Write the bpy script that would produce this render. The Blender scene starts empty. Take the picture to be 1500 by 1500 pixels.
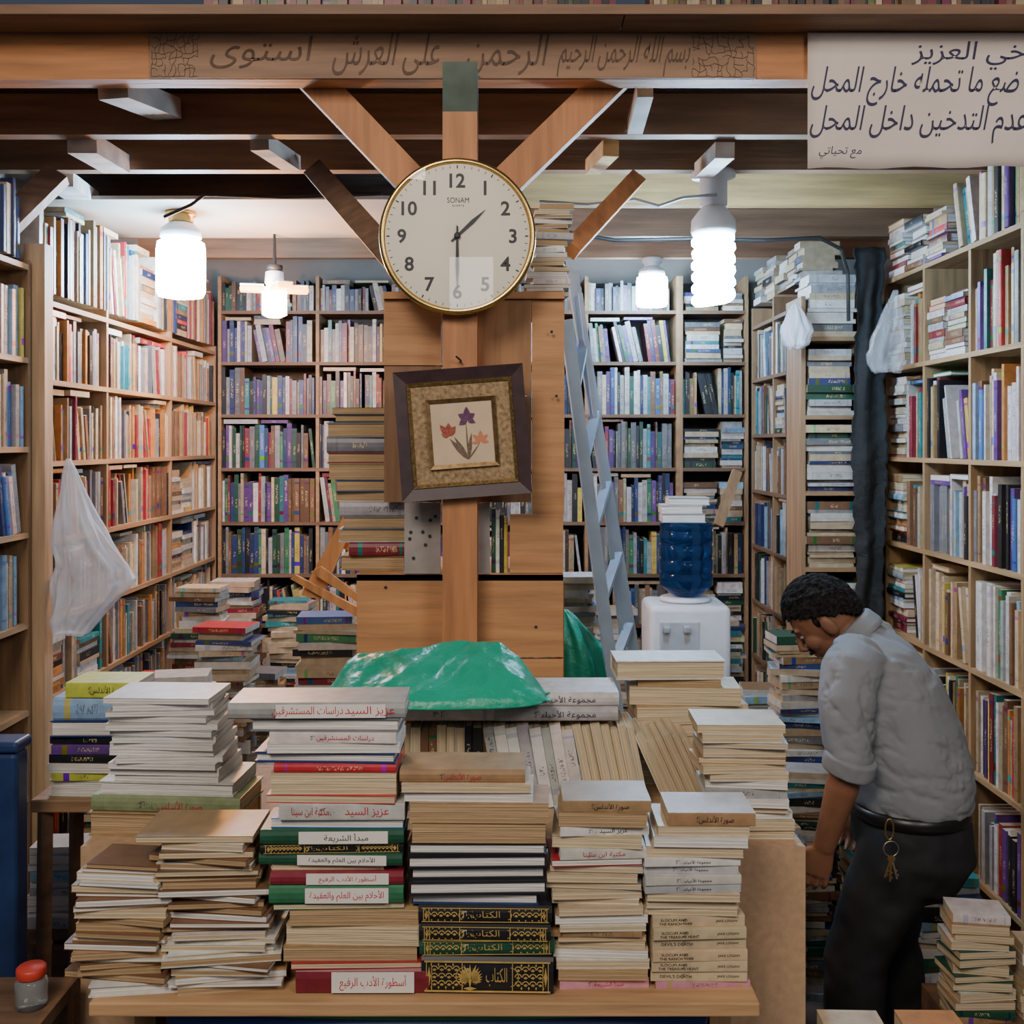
import bpy, bmesh, math, random
from mathutils import Vector, Matrix, noise
PI=math.pi
C=bpy.context.scene.collection
T3=Matrix.Translation
def RX(a): return Matrix.Rotation(a,4,'X')
def RY(a): return Matrix.Rotation(a,4,'Y')
def RZ(a): return Matrix.Rotation(a,4,'Z')
ZC=2.0; ZT=1.045; ZB=1.213
def P(u,v,D): k=D/1500; return Vector(((u-750)*k,D,ZC+(650-v)*k))
def zat(v,D): return ZC+(650-v)*D/1500
def xat(u,D): return (u-750)*D/1500
ONES=['zeroth','first','second','third','fourth','fifth','sixth','seventh','eighth','ninth','tenth','eleventh','twelfth','thirteenth','fourteenth','fifteenth','sixteenth','seventeenth','eighteenth','nineteenth']
TENS={2:'twent',3:'thirt',4:'fort',5:'fift',6:'sixt',7:'sevent',8:'eight',9:'ninet'}
def ordw(n):
    if n<20: return ONES[n]
    t=TENS[n//10]
    return t+'ieth' if n%10==0 else t+'y-'+ONES[n%10]
# ------------------------------------------------------------ text
AR={'ا':(0xFE8D,2),'أ':(0xFE83,2),'إ':(0xFE87,2),'ب':(0xFE8F,4),'ة':(0xFE93,2),'ت':(0xFE95,4),'ث':(0xFE99,4),'ج':(0xFE9D,4),'ح':(0xFEA1,4),'خ':(0xFEA5,4),'د':(0xFEA9,2),'ذ':(0xFEAB,2),'ر':(0xFEAD,2),'ز':(0xFEAF,2),'س':(0xFEB1,4),'ش':(0xFEB5,4),'ص':(0xFEB9,4),'ض':(0xFEBD,4),'ط':(0xFEC1,4),'ظ':(0xFEC5,4),'ع':(0xFEC9,4),'غ':(0xFECD,4),'ف':(0xFED1,4),'ق':(0xFED5,4),'ك':(0xFED9,4),'ل':(0xFEDD,4),'م':(0xFEE1,4),'ن':(0xFEE5,4),'ه':(0xFEE9,4),'و':(0xFEED,2),'ى':(0xFEEF,2),'ي':(0xFEF1,4),'\uFEFB':(0xFEFB,2),'\uFEF7':(0xFEF7,2)}
def shape_ar(s):
    s=s.replace('لا','\uFEFB').replace('لأ','\uFEF7')
    if not any(c in AR for c in s): return s
    out=[]
    for i,c in enumerate(s):
        if c not in AR: out.append(c); continue
        base,n=AR[c]
        pj=i>0 and s[i-1] in AR and AR[s[i-1]][1]==4
        nj=n==4 and i+1<len(s) and s[i+1] in AR
        f=(3 if nj else 1) if pj else (2 if nj else 0)
        out.append(chr(base+f))
    return ''.join(reversed(out))
SIGN=['أخي العزيز','ضع ما تحمله خارج المحل','عدم التدخين داخل المحل']
BEAMT=['بسم الله الرحمن الرحيم','الرحمن','على العرش','استوى']
TEXTS=[str(i) for i in range(1,13)]+SIGN+BEAMT+['SONAM','QUARTZ','مع تحياتي','أسطورة الأدب الرفيع','الأحلام بين العلم والعقيدة','صورة الأندلس','دراسات المستشرقين','مكتبة ابن سينا','مبدأ الشريعة','SLOCUM AND','THE RANCH WAR','THE TREASURE HUNT',"DEVIL'S DEATH",'JAKE LOGAN','عزيز السيد','مجموعة الأحياء','الكتاب']
TM={}
def prep():
    obs=[]
    for s in TEXTS:
        cu=bpy.data.curves.new('t','FONT'); cu.body=shape_ar(s); cu.size=1; cu.resolution_u=3
        cu.offset=.022 if s.isdigit() else (-.003 if s in BEAMT else 0)
        o=bpy.data.objects.new('t',cu); C.objects.link(o); obs.append((s,o))
    bpy.context.view_layer.update()
    dg=bpy.context.evaluated_depsgraph_get()
    for s,o in obs:
        me=bpy.data.meshes.new_from_object(o.evaluated_get(dg))
        vs=[v.co.copy() for v in me.vertices]; fs=[tuple(p.vertices) for p in me.polygons]
        if vs:
            x0=min(v.x for v in vs); x1=max(v.x for v in vs); y0=min(v.y for v in vs); y1=max(v.y for v in vs)
            TM[s]=([((v.x-x0)/(x1-x0)-.5,(v.y-y0)/max(y1-y0,1e-5)-.5) for v in vs],fs,(x1-x0)/max(y1-y0,1e-5))
        bpy.data.meshes.remove(me)
    for s,o in obs:
        cu=o.data; bpy.data.objects.remove(o); bpy.data.curves.remove(cu)
prep()
# ------------------------------------------------------------ materials
def newmat(name):
    m=bpy.data.materials.new(name); m.use_nodes=True
    nt=m.node_tree; return m,nt,nt.nodes['Principled BSDF']
def setin(b,**k):
    for a,v in k.items():
        a=a.replace('_',' ')
        if a in b.inputs: b.inputs[a].default_value=v
def mat(name,col,rough=.6,metal=0,var=.25,scale=12,stretch=(1,1,1),bump=.0,bscale=40,**k):
    m,nt,b=newmat(name); setin(b,Roughness=rough,Metallic=metal,**k)
    tc=nt.nodes.new('ShaderNodeTexCoord'); mp=nt.nodes.new('ShaderNodeMapping'); mp.inputs['Scale'].default_value=stretch
    nz=nt.nodes.new('ShaderNodeTexNoise'); nz.inputs['Scale'].default_value=scale; nz.inputs['Detail'].default_value=5
    cr=nt.nodes.new('ShaderNodeValToRGB')
    cr.color_ramp.elements[0].position=.3; cr.color_ramp.elements[1].position=.7
    cr.color_ramp.elements[0].color=[c*(1-var) for c in col]+[1]; cr.color_ramp.elements[1].color=[min(1,c*(1+var)) for c in col]+[1]
    l=nt.links.new
    l(tc.outputs['Object'],mp.inputs[0]); l(mp.outputs[0],nz.inputs['Vector']); l(nz.outputs[0],cr.inputs[0]); l(cr.outputs[0],b.inputs['Base Color'])
    if bump:
        n2=nt.nodes.new('ShaderNodeTexNoise'); n2.inputs['Scale'].default_value=bscale; n2.inputs['Detail'].default_value=4
        bp=nt.nodes.new('ShaderNodeBump'); bp.inputs['Strength'].default_value=bump; bp.inputs['Distance'].default_value=.01
        l(mp.outputs[0],n2.inputs['Vector']); l(n2.outputs[0],bp.inputs['Height']); l(bp.outputs[0],b.inputs['Normal'])
    return m
def wood(name,col,ax=0,rough=.6,var=.3):
    st=[14,14,14]; st[ax]=1.2
    return mat(name,col,rough,0,var,2.2,tuple(st),.25,3)
def emit(name,col,st):
    m,nt,b=newmat(name); setin(b,Base_Color=(*col,1),Emission_Color=(*col,1),Emission_Strength=st); return m
def bookmat():
    m,nt,b=newmat('book_cover'); l=nt.links.new; N=nt.nodes.new
    setin(b,Roughness=.42)
    at=N('ShaderNodeAttribute'); at.attribute_name='Col'
    uv=N('ShaderNodeUVMap'); uv.uv_map='UVMap'
    sp=N('ShaderNodeSeparateXYZ'); l(uv.outputs[0],sp.inputs[0])
    def M(op,a,bb=None,c=None):
        n=N('ShaderNodeMath'); n.operation=op
        for i,x in enumerate((a,bb,c)):
            if x is None: continue
            if hasattr(x,'links'): l(x,n.inputs[i])
            else: n.inputs[i].default_value=x
        return n.outputs[0]
    u,v,s=sp.outputs[0],sp.outputs[1],at.outputs['Alpha']
    bw=N('ShaderNodeRGBToBW'); l(at.outputs['Color'],bw.inputs[0])
    light=M('GREATER_THAN',bw.outputs[0],.2)
    ink=N('ShaderNodeMix'); ink.data_type='RGBA'; l(light,ink.inputs[0]); ink.inputs[6].default_value=(.62,.5,.25,1); ink.inputs[7].default_value=(.07,.05,.07,1)
    cb=N('ShaderNodeCombineXYZ'); l(M('MULTIPLY',u,2.5),cb.inputs[0]); l(M('MULTIPLY',v,36),cb.inputs[1]); l(M('MULTIPLY',s,97),cb.inputs[2])
    nz=N('ShaderNodeTexNoise'); nz.inputs['Scale'].default_value=1.6; nz.inputs['Detail'].default_value=2; l(cb.outputs[0],nz.inputs['Vector'])
    t=M('GREATER_THAN',nz.outputs[0],.54)
    cu=M('LESS_THAN',M('ABSOLUTE',M('SUBTRACT',u,.5)),.22)
    cen=M('ADD',M('MULTIPLY',s,.3),.38); wid=M('ADD',M('MULTIPLY',M('FRACT',M('MULTIPLY',s,7.3)),.16),.06)
    cv=M('LESS_THAN',M('ABSOLUTE',M('SUBTRACT',v,cen)),wid)
    tm=M('MULTIPLY',M('MULTIPLY',t,cu),cv)
    ok=M('GREATER_THAN',u,-.5)
    s2=M('FRACT',M('MULTIPLY',s,13.7))
    band=M('LESS_THAN',M('ABSOLUTE',M('SUBTRACT',v,M('ADD',M('MULTIPLY',s2,.15),.08))),M('MULTIPLY',s2,.05))
    band2=M('LESS_THAN',M('ABSOLUTE',M('SUBTRACT',v,.9)),M('MULTIPLY',M('FRACT',M('MULTIPLY',s,5.1)),.03))
    bm_=M('MULTIPLY',M('MAXIMUM',band,band2),ok)
    hs=N('ShaderNodeHueSaturation'); l(at.outputs['Color'],hs.inputs['Color']); l(M('ADD',s2,.2),hs.inputs['Hue']); hs.inputs['Value'].default_value=.8; hs.inputs['Saturation'].default_value=1.3
    m1=N('ShaderNodeMix'); m1.data_type='RGBA'; l(bm_,m1.inputs[0]); l(at.outputs['Color'],m1.inputs[6]); l(hs.outputs[0],m1.inputs[7])
    m2=N('ShaderNodeMix'); m2.data_type='RGBA'; l(M('MULTIPLY',tm,.7),m2.inputs[0]); l(m1.outputs[2],m2.inputs[6]); l(ink.outputs[2],m2.inputs[7])
    tc=N('ShaderNodeTexCoord'); n3=N('ShaderNodeTexNoise'); n3.inputs['Scale'].default_value=35; n3.inputs['Detail'].default_value=4; l(tc.outputs['Object'],n3.inputs['Vector'])
    rp=N('ShaderNodeMapRange'); rp.inputs[1].default_value=.3; rp.inputs[2].default_value=.7; rp.inputs[3].default_value=.78; rp.inputs[4].default_value=1.1; l(n3.outputs[0],rp.inputs[0])
    m3=N('ShaderNodeMix'); m3.data_type='RGBA'; m3.blend_type='MULTIPLY'; m3.inputs[0].default_value=1; l(m2.outputs[2],m3.inputs[6]); l(rp.outputs[0],m3.inputs[7])
    l(m3.outputs[2],b.inputs['Base Color'])
    return m
M_BOOK=bookmat()
def pagemat(name,col): return mat(name,col,.85,0,.34,6,(.6,.6,75),.5,6)
M_PAGE={'cream':pagemat('pages_cream',(.62,.49,.31)),'white':pagemat('pages_white',(.76,.72,.66)),'old':pagemat('pages_aged',(.43,.29,.15))}
M_ORANGE=wood('orange_pine',(.44,.185,.07),2)
M_ORANGEX=wood('orange_pine_horizontal',(.45,.185,.065),0)
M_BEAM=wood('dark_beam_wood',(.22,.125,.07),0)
M_BEAMLIT=wood('bulb_lit_beam_wood',(.5,.32,.13),0)  # bulb light on the joist painted in as a paler, yellower wood
M_SHELF=wood('shelf_pine',(.28,.165,.08),0)
M_SHELFV=wood('shelf_pine_upright',(.26,.155,.078),2)
M_LEDGE=wood('ledge_pine',(.46,.27,.13),0)
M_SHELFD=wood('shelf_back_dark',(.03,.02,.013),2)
M_SHELFB=wood('shelf_brown',(.14,.08,.045),0)
M_PLY=wood('plywood_panel',(.46,.225,.09),0,.6,.24)
M_PLYV=wood('plywood_panel_upright',(.33,.16,.062),2,.6,.3)
M_CHIP=mat('beige_chipboard',(.45,.29,.17),.7,0,.12,60)
M_GREYB=mat('grey_board',(.3,.27,.25),.8,0,.15,20)
M_PALE=mat('white_painted_wood',(.5,.46,.42),.6,0,.35,10)
M_PLAST=mat('plaster_wall',(.22,.2,.18),.9,0,.1,4)
M_FLOOR=mat('dusty_floor',(.1,.085,.07),.85,0,.3,5)
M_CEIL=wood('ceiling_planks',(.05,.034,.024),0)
M_CEILP=mat('beige_ceiling_board',(.34,.31,.26),.7,0,.1,3)
M_GOLD=mat('gold_trim',(.7,.48,.16),.25,1,.1,20)
M_GOLDI=mat('gold_foil',(.62,.43,.13),.4,.3,.15,60)
M_BLACK=mat('black_ink',(.012,.012,.02),.5,0,.1)
M_INK=mat('blue_black_ink',(.02,.018,.07),.6,0,.2)
M_BROWNINK=mat('faded_brown_ink',(.10,.055,.032),.7,0,.35,30)
M_WHITE=mat('white_face',(.72,.66,.56),.35,0,.03,5)
M_PAPER=mat('sign_paper',(.74,.64,.57),.8,0,.08,4,(1,1,1),.35,6)
M_WPLA=mat('white_plastic',(.70,.74,.78),.35,0,.04)
M_ALU=mat('aluminium',(.36,.45,.56),.4,.6,.14,10)
M_NAVY=mat('navy_plastic',(.015,.035,.11),.4,0,.2)
M_TARP=mat('black_tarp',(.007,.009,.010),.8,0,.4,20,(1,1,1),1.0,22)
M_REDW=mat('red_print',(.5,.03,.05),.5,0,.1)
M_LABEL=mat('white_title_label',(.74,.7,.64),.5,0,.05)
M_STEEL=mat('steel',(.6,.58,.52),.3,1,.05)
M_BRASS=mat('brass',(.6,.4,.14),.35,1,.1)
M_WIRE=mat('black_wire',(.02,.02,.02),.5,0,.1)
M_GWIRE=mat('grey_wire',(.3,.32,.33),.5,0,.1)
def film(name,col,alpha,rough,crease=.8,cs=7,trans=0):
    m=mat(name,col,rough,0,.12,6,(1,1,1),crease,cs); b=m.node_tree.nodes['Principled BSDF']
    setin(b,Alpha=alpha,Transmission_Weight=trans); return m
M_GREENP=film('green_plastic_film',(.015,.34,.21),1,.38,.9,24)
M_FILMW=film('translucent_white_film',(.72,.74,.8),.5,.28,1.0,18)
M_FILMC=film('clear_film',(.75,.8,.85),.22,.15,1.0,18)
PAL={'white':(.68,.65,.6),'cream':(.58,.45,.28),'tan':(.4,.25,.12),'brown':(.2,.1,.05),'maroon':(.22,.02,.035),'red':(.5,.03,.04),'navy blue':(.025,.045,.16),'blue':(.06,.17,.46),'light blue':(.28,.45,.62),'teal':(.03,.22,.24),'green':(.04,.2,.09),'dark green':(.015,.08,.045),'black':(.016,.016,.02),'grey':(.2,.2,.21),'pale grey':(.42,.42,.42),'purple':(.13,.05,.24),'orange':(.55,.22,.05),'yellow':(.66,.5,.1),'pink':(.6,.28,.33),'yellow-green':(.5,.52,.07),'sage green':(.26,.31,.15)}
def pick(r,pal):
    names,ws=zip(*pal); return r.choices(names,ws)[0]
PAL_MIX=[('white',5),('cream',5),('tan',3),('brown',2.5),('maroon',2),('red',1),('navy blue',2),('blue',1.3),('light blue',1),('teal',1),('green',1),('dark green',1),('black',2.5),('grey',2),('pale grey',2),('purple',.8),('orange',.8),('yellow',.7),('pink',.4)]
PAL_WARMLIT=[('cream',5),('white',3),('tan',4),('brown',3),('maroon',1.5),('orange',1.8),('red',.9),('pale grey',2.5),('black',1.8),('grey',2.5),('yellow',.5),('navy blue',.8),('teal',.5)]  # warm lamplight on the left wall mixed into these book colours
PAL_BACK=[('white',3),('cream',1),('black',4),('maroon',2),('navy blue',4),('purple',1.6),('green',.6),('dark green',1.4),('grey',3),('pale grey',2.2),('brown',2),('blue',.6),('yellow',.3),('teal',.6)]
PAL_COOL=[('white',3),('cream',2.5),('pale grey',2.5),('grey',3),('teal',2),('light blue',1.2),('navy blue',2.5),('dark green',2.2),('brown',2.4),('tan',2),('black',3)]
PAL_R=[('white',6),('cream',5),('light blue',1),('blue',.7),('maroon',2.2),('purple',1.2),('yellow',1),('orange',.6),('green',.8),('tan',2.8),('black',1.8),('pale grey',3),('teal',.9),('red',.8),('grey',1.4),('brown',1.4)]
PAL_L=[('white',6),('light blue',3),('blue',2),('cream',3),('pale grey',3),('navy blue',2),('teal',1),('tan',1),('purple',.6),('yellow',.5),('black',.7)]
# ------------------------------------------------------------ geometry helpers
def mk(name,vs,fs,m,parent=None,smooth=False,loc=None):
    me=bpy.data.meshes.new(name)
    o_=Vector(loc) if loc is not None else Vector((0,0,0))
    me.from_pydata([Vector(v)-o_ for v in vs],[],fs); me.update()
    if m: me.materials.append(m)
    if smooth: me.polygons.foreach_set('use_smooth',[True]*len(me.polygons))
    o=bpy.data.objects.new(name,me); C.objects.link(o); o.location=o_
    if parent: o.parent=parent
    return o
class MB:
    def __init__(s): s.v=[]; s.f=[]
    def add(s,vs,fs,M=None):
        n=len(s.v); s.v+= [tuple(M@Vector(v)) if M else tuple(v) for v in vs]; s.f+=[tuple(i+n for i in f) for f in fs]; return s
    def box(s,c,d,M=None):
        x,y,z=c; a,b,e=d[0]/2,d[1]/2,d[2]/2
        vs=[(x+i*a,y+j*b,z+k*e) for i in(-1,1) for j in(-1,1) for k in(-1,1)]
        return s.add(vs,[(0,1,3,2),(4,6,7,5),(0,4,5,1),(2,3,7,6),(0,2,6,4),(1,5,7,3)],M)
    def rbox(s,c,d,r=.01,seg=2,M=None):
        bm=bmesh.new(); bmesh.ops.create_cube(bm,size=1)
        for v in bm.verts: v.co=Vector((c[0]+v.co.x*d[0],c[1]+v.co.y*d[1],c[2]+v.co.z*d[2]))
        bmesh.ops.bevel(bm,geom=list(bm.edges),offset=r,segments=seg,affect='EDGES',profile=.5)
        return s.bm(bm,M)
    def bm(s,bm,M=None):
        bm.verts.index_update()
        s.add([v.co.copy() for v in bm.verts],[[v.index for v in f.verts] for f in bm.faces],M); bm.free(); return s
    def lathe(s,prof,n=32,M=None):
        vs=[];fs=[]
        for r,z in prof:
            for i in range(n): a=2*PI*i/n; vs.append((r*math.cos(a),r*math.sin(a),z))
        for j in range(len(prof)-1):
            for i in range(n): k=(i+1)%n; fs.append((j*n+i,j*n+k,(j+1)*n+k,(j+1)*n+i))
        fs.append(tuple(reversed(range(n)))); fs.append(tuple((len(prof)-1)*n+i for i in range(n)))
        return s.add(vs,fs,M)
    def ring(s,R,r,n=40,m=10,M=None,sz=1):
        vs=[];fs=[]
        for i in range(n):
            a=2*PI*i/n
            for j in range(m):
                b=2*PI*j/m; q=R+r*math.cos(b); vs.append((q*math.cos(a),q*math.sin(a),r*math.sin(b)*sz))
        for i in range(n):
            for j in range(m):
                i2=(i+1)%n;j2=(j+1)%m; fs.append((i*m+j,i2*m+j,i2*m+j2,i*m+j2))
        return s.add(vs,fs,M)
    def bar(s,p,q,w,h,up=(0,0,1)):
        p,q=Vector(p),Vector(q); t=(q-p).normalized(); b=t.cross(Vector(up))
        if b.length<1e-4: b=t.cross(Vector((1,0,0)))
        b.normalize(); a=b.cross(t)
        vs=[pt+b*(i*w/2)+a*(j*h/2) for pt in(p,q) for i in(-1,1) for j in(-1,1)]
        return s.add(vs,[(0,1,3,2),(4,6,7,5),(0,4,5,1),(2,3,7,6),(0,2,6,4),(1,5,7,3)])
    def loft(s,pts,n=16,side=(0,1,0),caps=True):
        pts=[(Vector(p[0]),p[1],p[2] if len(p)>2 else p[1]) for p in pts]; side=Vector(side); vs=[];fs=[]
        for i,(p,ra,rb) in enumerate(pts):
            t=(pts[min(i+1,len(pts)-1)][0]-pts[max(i-1,0)][0]).normalized()
            b=(side-t*side.dot(t))
            if b.length<1e-4: b=t.orthogonal()
            b.normalize(); a=b.cross(t)
            for j in range(n):
                w=2*PI*j/n; vs.append(p+a*(ra*math.cos(w))+b*(rb*math.sin(w)))
        for i in range(len(pts)-1):
            for j in range(n): k=(j+1)%n; fs.append((i*n+j,i*n+k,(i+1)*n+k,(i+1)*n+j))
        if caps: fs.append(tuple(reversed(range(n)))); fs.append(tuple((len(pts)-1)*n+i for i in range(n)))
        return s.add(vs,fs)
    def ell(s,c,r,M=None,n=20,m=12):
        bm=bmesh.new(); bmesh.ops.create_uvsphere(bm,u_segments=n,v_segments=m,radius=1)
        for v in bm.verts: v.co=Vector((c[0]+v.co.x*r[0],c[1]+v.co.y*r[1],c[2]+v.co.z*r[2]))
        return s.bm(bm,M)
    def tube(s,pts,r,n=8): return s.loft([(p,r) for p in pts],n,(.31,.2,.93))
    def build(s,name,m,parent=None,smooth=False,loc=None): return mk(name,s.v,s.f,m,parent,smooth,loc)
def tag(o,label,cat,group=None):
    o['label']=label; o['category']=cat
    if len(label.replace('-',' ').split())>16: print('LONG',label)
    if group: o['group']=group
    return o
def thing(name,label,cat,loc=(0,0,0),group=None,rot=None):
    o=bpy.data.objects.new(name,None); C.objects.link(o); o.location=loc; o.empty_display_size=.05
    if rot: o.rotation_euler=rot
    return tag(o,label,cat,group)
def struct(o): o['kind']='structure'; return o
def text(s,name,w,h,M,m,parent=None,shear=0):
    if s not in TM: return None
    vs,fs,asp=TM[s]
    if h is None: h=w/asp
    if w is None: w=h*asp
    return mk(name,[M@Vector((x*w+shear*y*h,0,y*h)) for x,y in vs],fs,m,parent)
def one(name,label,cat,mb,m,group=None,loc=None,smooth=False):
    if loc is None:
        n=len(mb.v); loc=(sum(v[0] for v in mb.v)/n,sum(v[1] for v in mb.v)/n,min(v[2] for v in mb.v))
    return tag(mb.build(name,m,None,smooth,loc),label,cat,group)
def child(mb,name,m,par,smooth=False):
    o=mb.build(name,m,None,smooth); o.parent=par; o.matrix_parent_inverse=Matrix.Identity(4)
    for v in o.data.vertices: v.co-=par.location
    return o
# ------------------------------------------------------------ books
def cover_mesh(L,W,T,hard,col,seed):
    t=min(.0032 if hard else .0013,T*.25); b=min(.22*T,.006) if hard else min(.04*T,.001)
    prof=[]; n=5
    for i in range(n+1):
        a=PI*i/n; prof.append((-W/2-b*math.sin(a),T*(1-math.cos(a))/2))
    na=len(prof)
    prof+=[(W/2,T),(W/2,T-t),(-W/2+t,T-t),(-W/2+t,t),(W/2,t),(W/2,0)]
    k=len(prof)
    vs=[(-L/2,y,z) for y,z in prof]+[(L/2,y,z) for y,z in prof]
    fs=[];uv=[]
    for i in range(k):
        j=(i+1)%k; fs.append((i,j,k+j,k+i))
        if i<na-1: uv+=[(prof[i][1]/T,0),(prof[j][1]/T,0),(prof[j][1]/T,1),(prof[i][1]/T,1)]
        else: uv+=[(-1,-1)]*4
    fs.append(tuple(reversed(range(k)))); uv+=[(-1,-1)]*k
    fs.append(tuple(k+i for i in range(k))); uv+=[(-1,-1)]*k
    me=bpy.data.meshes.new('cover'); me.from_pydata(vs,[],fs)
    ul=me.uv_layers.new(name='UVMap'); ul.data.foreach_set('uv',[c for p in uv for c in p])
    ca=me.color_attributes.new('Col','FLOAT_COLOR','CORNER'); ca.data.foreach_set('color',[*col,seed]*len(me.loops))
    me.materials.append(M_BOOK); return me,t,b
def gilt(L,T,y,big,root,r):
    """dense gold tooling on a dark spine"""
    mb=MB()
    def bx(xc,zc,w,h): mb.box((xc,y,zc),(w,.0006,h))
    def loz(xc,zc,a,c): mb.add([(xc-a,y-.0003,zc),(xc,y-.0003,zc-c),(xc+a,y-.0003,zc),(xc,y-.0003,zc+c)],[(0,1,2,3)])
    def arc(xc,zc,R,a0,a1,t=.0009):
        n=9; vs=[];fs=[]
        for i in range(n):
            a=a0+(a1-a0)*i/(n-1)
            for q in (R-t,R+t): vs.append((xc+q*math.cos(a),y-.0003,zc+q*math.sin(a)))
        for i in range(n-1): fs.append((2*i,2*i+1,2*i+3,2*i+2))
        mb.add(vs,fs)
    bx(0,T*.1,L*.95,T*.045); bx(0,T*.9,L*.95,T*.045)
    for x in (.46,.42,.19):
        for s in(-1,1): bx(s*x*L,T*.5,.0014,T*.78)
    for s in(-1,1):
        loz(s*.44*L,T*.5,.003,T*.28)
        x=.21*L; R=min(T*.17,.0055)
        while x<.41*L:
            for zc in ((.5,) if not big else (.3,.5,.7)):
                arc(s*(x+R),T*zc,R,0,PI); arc(s*(x+R),T*zc,R*.45,PI,2*PI); loz(s*(x+R),T*zc,.0016,.0016)
            loz(s*(x+2*R),T*.2,.0016,T*.05); loz(s*(x+2*R),T*.82,.0016,T*.05)
            x+=2.3*R
        arc(s*.165*L,T*.5,T*.26,PI/2-s*PI/2-1.4,PI/2-s*PI/2+1.4,.0006)
    if big:
        x0=-.03
        for s in(-1,1):
            for j in range(7):
                a=s*(.35+.2*j); M=T3((x0,y-.0003,T*.36))@RY(a); q=T*(.5-.03*j)
                mb.add([M@Vector(p) for p in ((-.001,0,.004),(.001,0,.004),(.0026,0,q*.6),(0,0,q),(-.0026,0,q*.6))],[(0,1,2,3,4)])
        loz(x0,T*.5,.004,T*.34); loz(x0,T*.18,.012,T*.05)
    mb.build('gold_tooling',M_GOLDI,root)
    h=T*.5; text('الكتاب','title',L*(.16 if big else .22),h,T3((L*.07 if big else 0,y-.0003,T*.5)),M_GOLDI,root)
def book(L,W,T,cname,page,hard,Mw,label,group,r,title=None,inkm=None,lab=False):
    root=thing('book',label,'book',(0,0,0),group); root.matrix_world=Mw
    base=PAL[cname]; q=r.uniform(.76,1.08); col=[min(.9,c*q*r.uniform(.95,1.05)) for c in base]
    me,t,b=cover_mesh(L,W,T,hard,col,r.random() if not title else .001)
    o=bpy.data.objects.new('cover',me); C.objects.link(o); o.parent=root
    ov=.0035 if hard else .0006
    MB().box((0,(t-ov)/2,T/2),(L-2*ov,W-ov-t,T-2*t+.0002)).build('pages',M_PAGE[page],root)
    if title:
        y=-W/2-b-.0009
        if title in('GILT','GILTBIG'): gilt(L,T,y,title=='GILTBIG',root,r); return root
        if lab: MB().box((L*.08,y+.0006,T/2),(L*.62,.001,T*.82)).build('title_label',M_LABEL,root); y-=.0004
        for q in title:
            s,xc,w=q[:3]; zc,hf=(q[3],q[4]) if len(q)>3 else (.5,.62)
            if s in TM: text(s,'title',min(w*L,T*hf*TM[s][2]*1.15),T*hf,T3((xc*L,y,T*zc)),inkm or M_BLACK,root)
    return root
def kind(h): return 'hardback' if h else 'paperback'
def stack(desc,D,zb,ents,seed,jr=2.5,Wm=.165):
    """ents listed top to bottom: (px height,u0,u1,colour,mode,hard,page[,title,ink,label])"""
    r=random.Random(seed); k=D/1500; z=zb; n=len(ents); grp='books in the '+desc
    for i,e in enumerate(reversed(ents)):
        h,u0,u1,cn,mode,hard,page=e[:7]; ex=e[7:]
        L=(u1-u0)*k; T=h*k; W=min(L*.7,Wm)
        pos='topmost' if i==n-1 else ordw(n-i)+' from the top'
        if i==0: pos='bottom one'
        lab=f"{cn} {kind(hard)}, {pos}, in the {desc}"
        M=T3((((u0+u1)/2-750)*k,D+W/2+r.uniform(.002,.014),z))@RZ(math.radians(r.uniform(-jr,jr))+(PI if mode=='p' else 0))
        book(L,W,T-.0003,cn,page,hard,M,lab,grp,r,*ex); z+=T
    return z
def gen(total,lo,hi,u0a,u1a,u0b,u1b,cols,seed,modes='pppps',pages=('cream',),hard=False,jit=8):
    r=random.Random(seed); out=[]; acc=0
    while acc<total-lo*.6:
        h=r.uniform(lo,hi); f=acc/total; ja,jb=r.uniform(-jit,jit),r.uniform(-jit,jit)
        out.append((h,u0a+(u0b-u0a)*f+ja,u1a+(u1b-u1a)*f+jb,r.choice(cols),r.choice(modes),hard,r.choice(pages))); acc+=h
    s=total/acc
    return [(e[0]*s,)+e[1:] for e in out]
SV=[];SF=[];SC=[];SU=[]
def stuff(L,W,T,cname,M,r,page=None):
    base=PAL[cname]; q=r.uniform(.48,.98); col=[min(.9,c*q) for c in base]+[r.random()]
    pg=page or ((.4,.31,.2,.5) if r.random()<.6 else (.48,.45,.4,.5))
    n=len(SV); a,b=L/2,W/2
    SV.extend(tuple(M@Vector(p)) for p in [(-a,-b,0),(a,-b,0),(a,b,0),(-a,b,0),(-a,-b,T),(a,-b,T),(a,b,T),(-a,b,T)])
    U=[(0,0),(0,1),(1,1),(1,0)]; X=[(-1,-1)]*4
    for f,c,u in [((0,1,5,4),col,U),((1,2,6,5),pg,X),((2,3,7,6),pg,X),((3,0,4,7),pg,X),((4,5,6,7),col,X),((3,2,1,0),col,X)]:
        SF.append(tuple(i+n for i in f)); SC.extend([x for _ in range(4) for x in c]); SU.extend(x for p in u for x in p)
STAND=RY(-PI/2)
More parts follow.
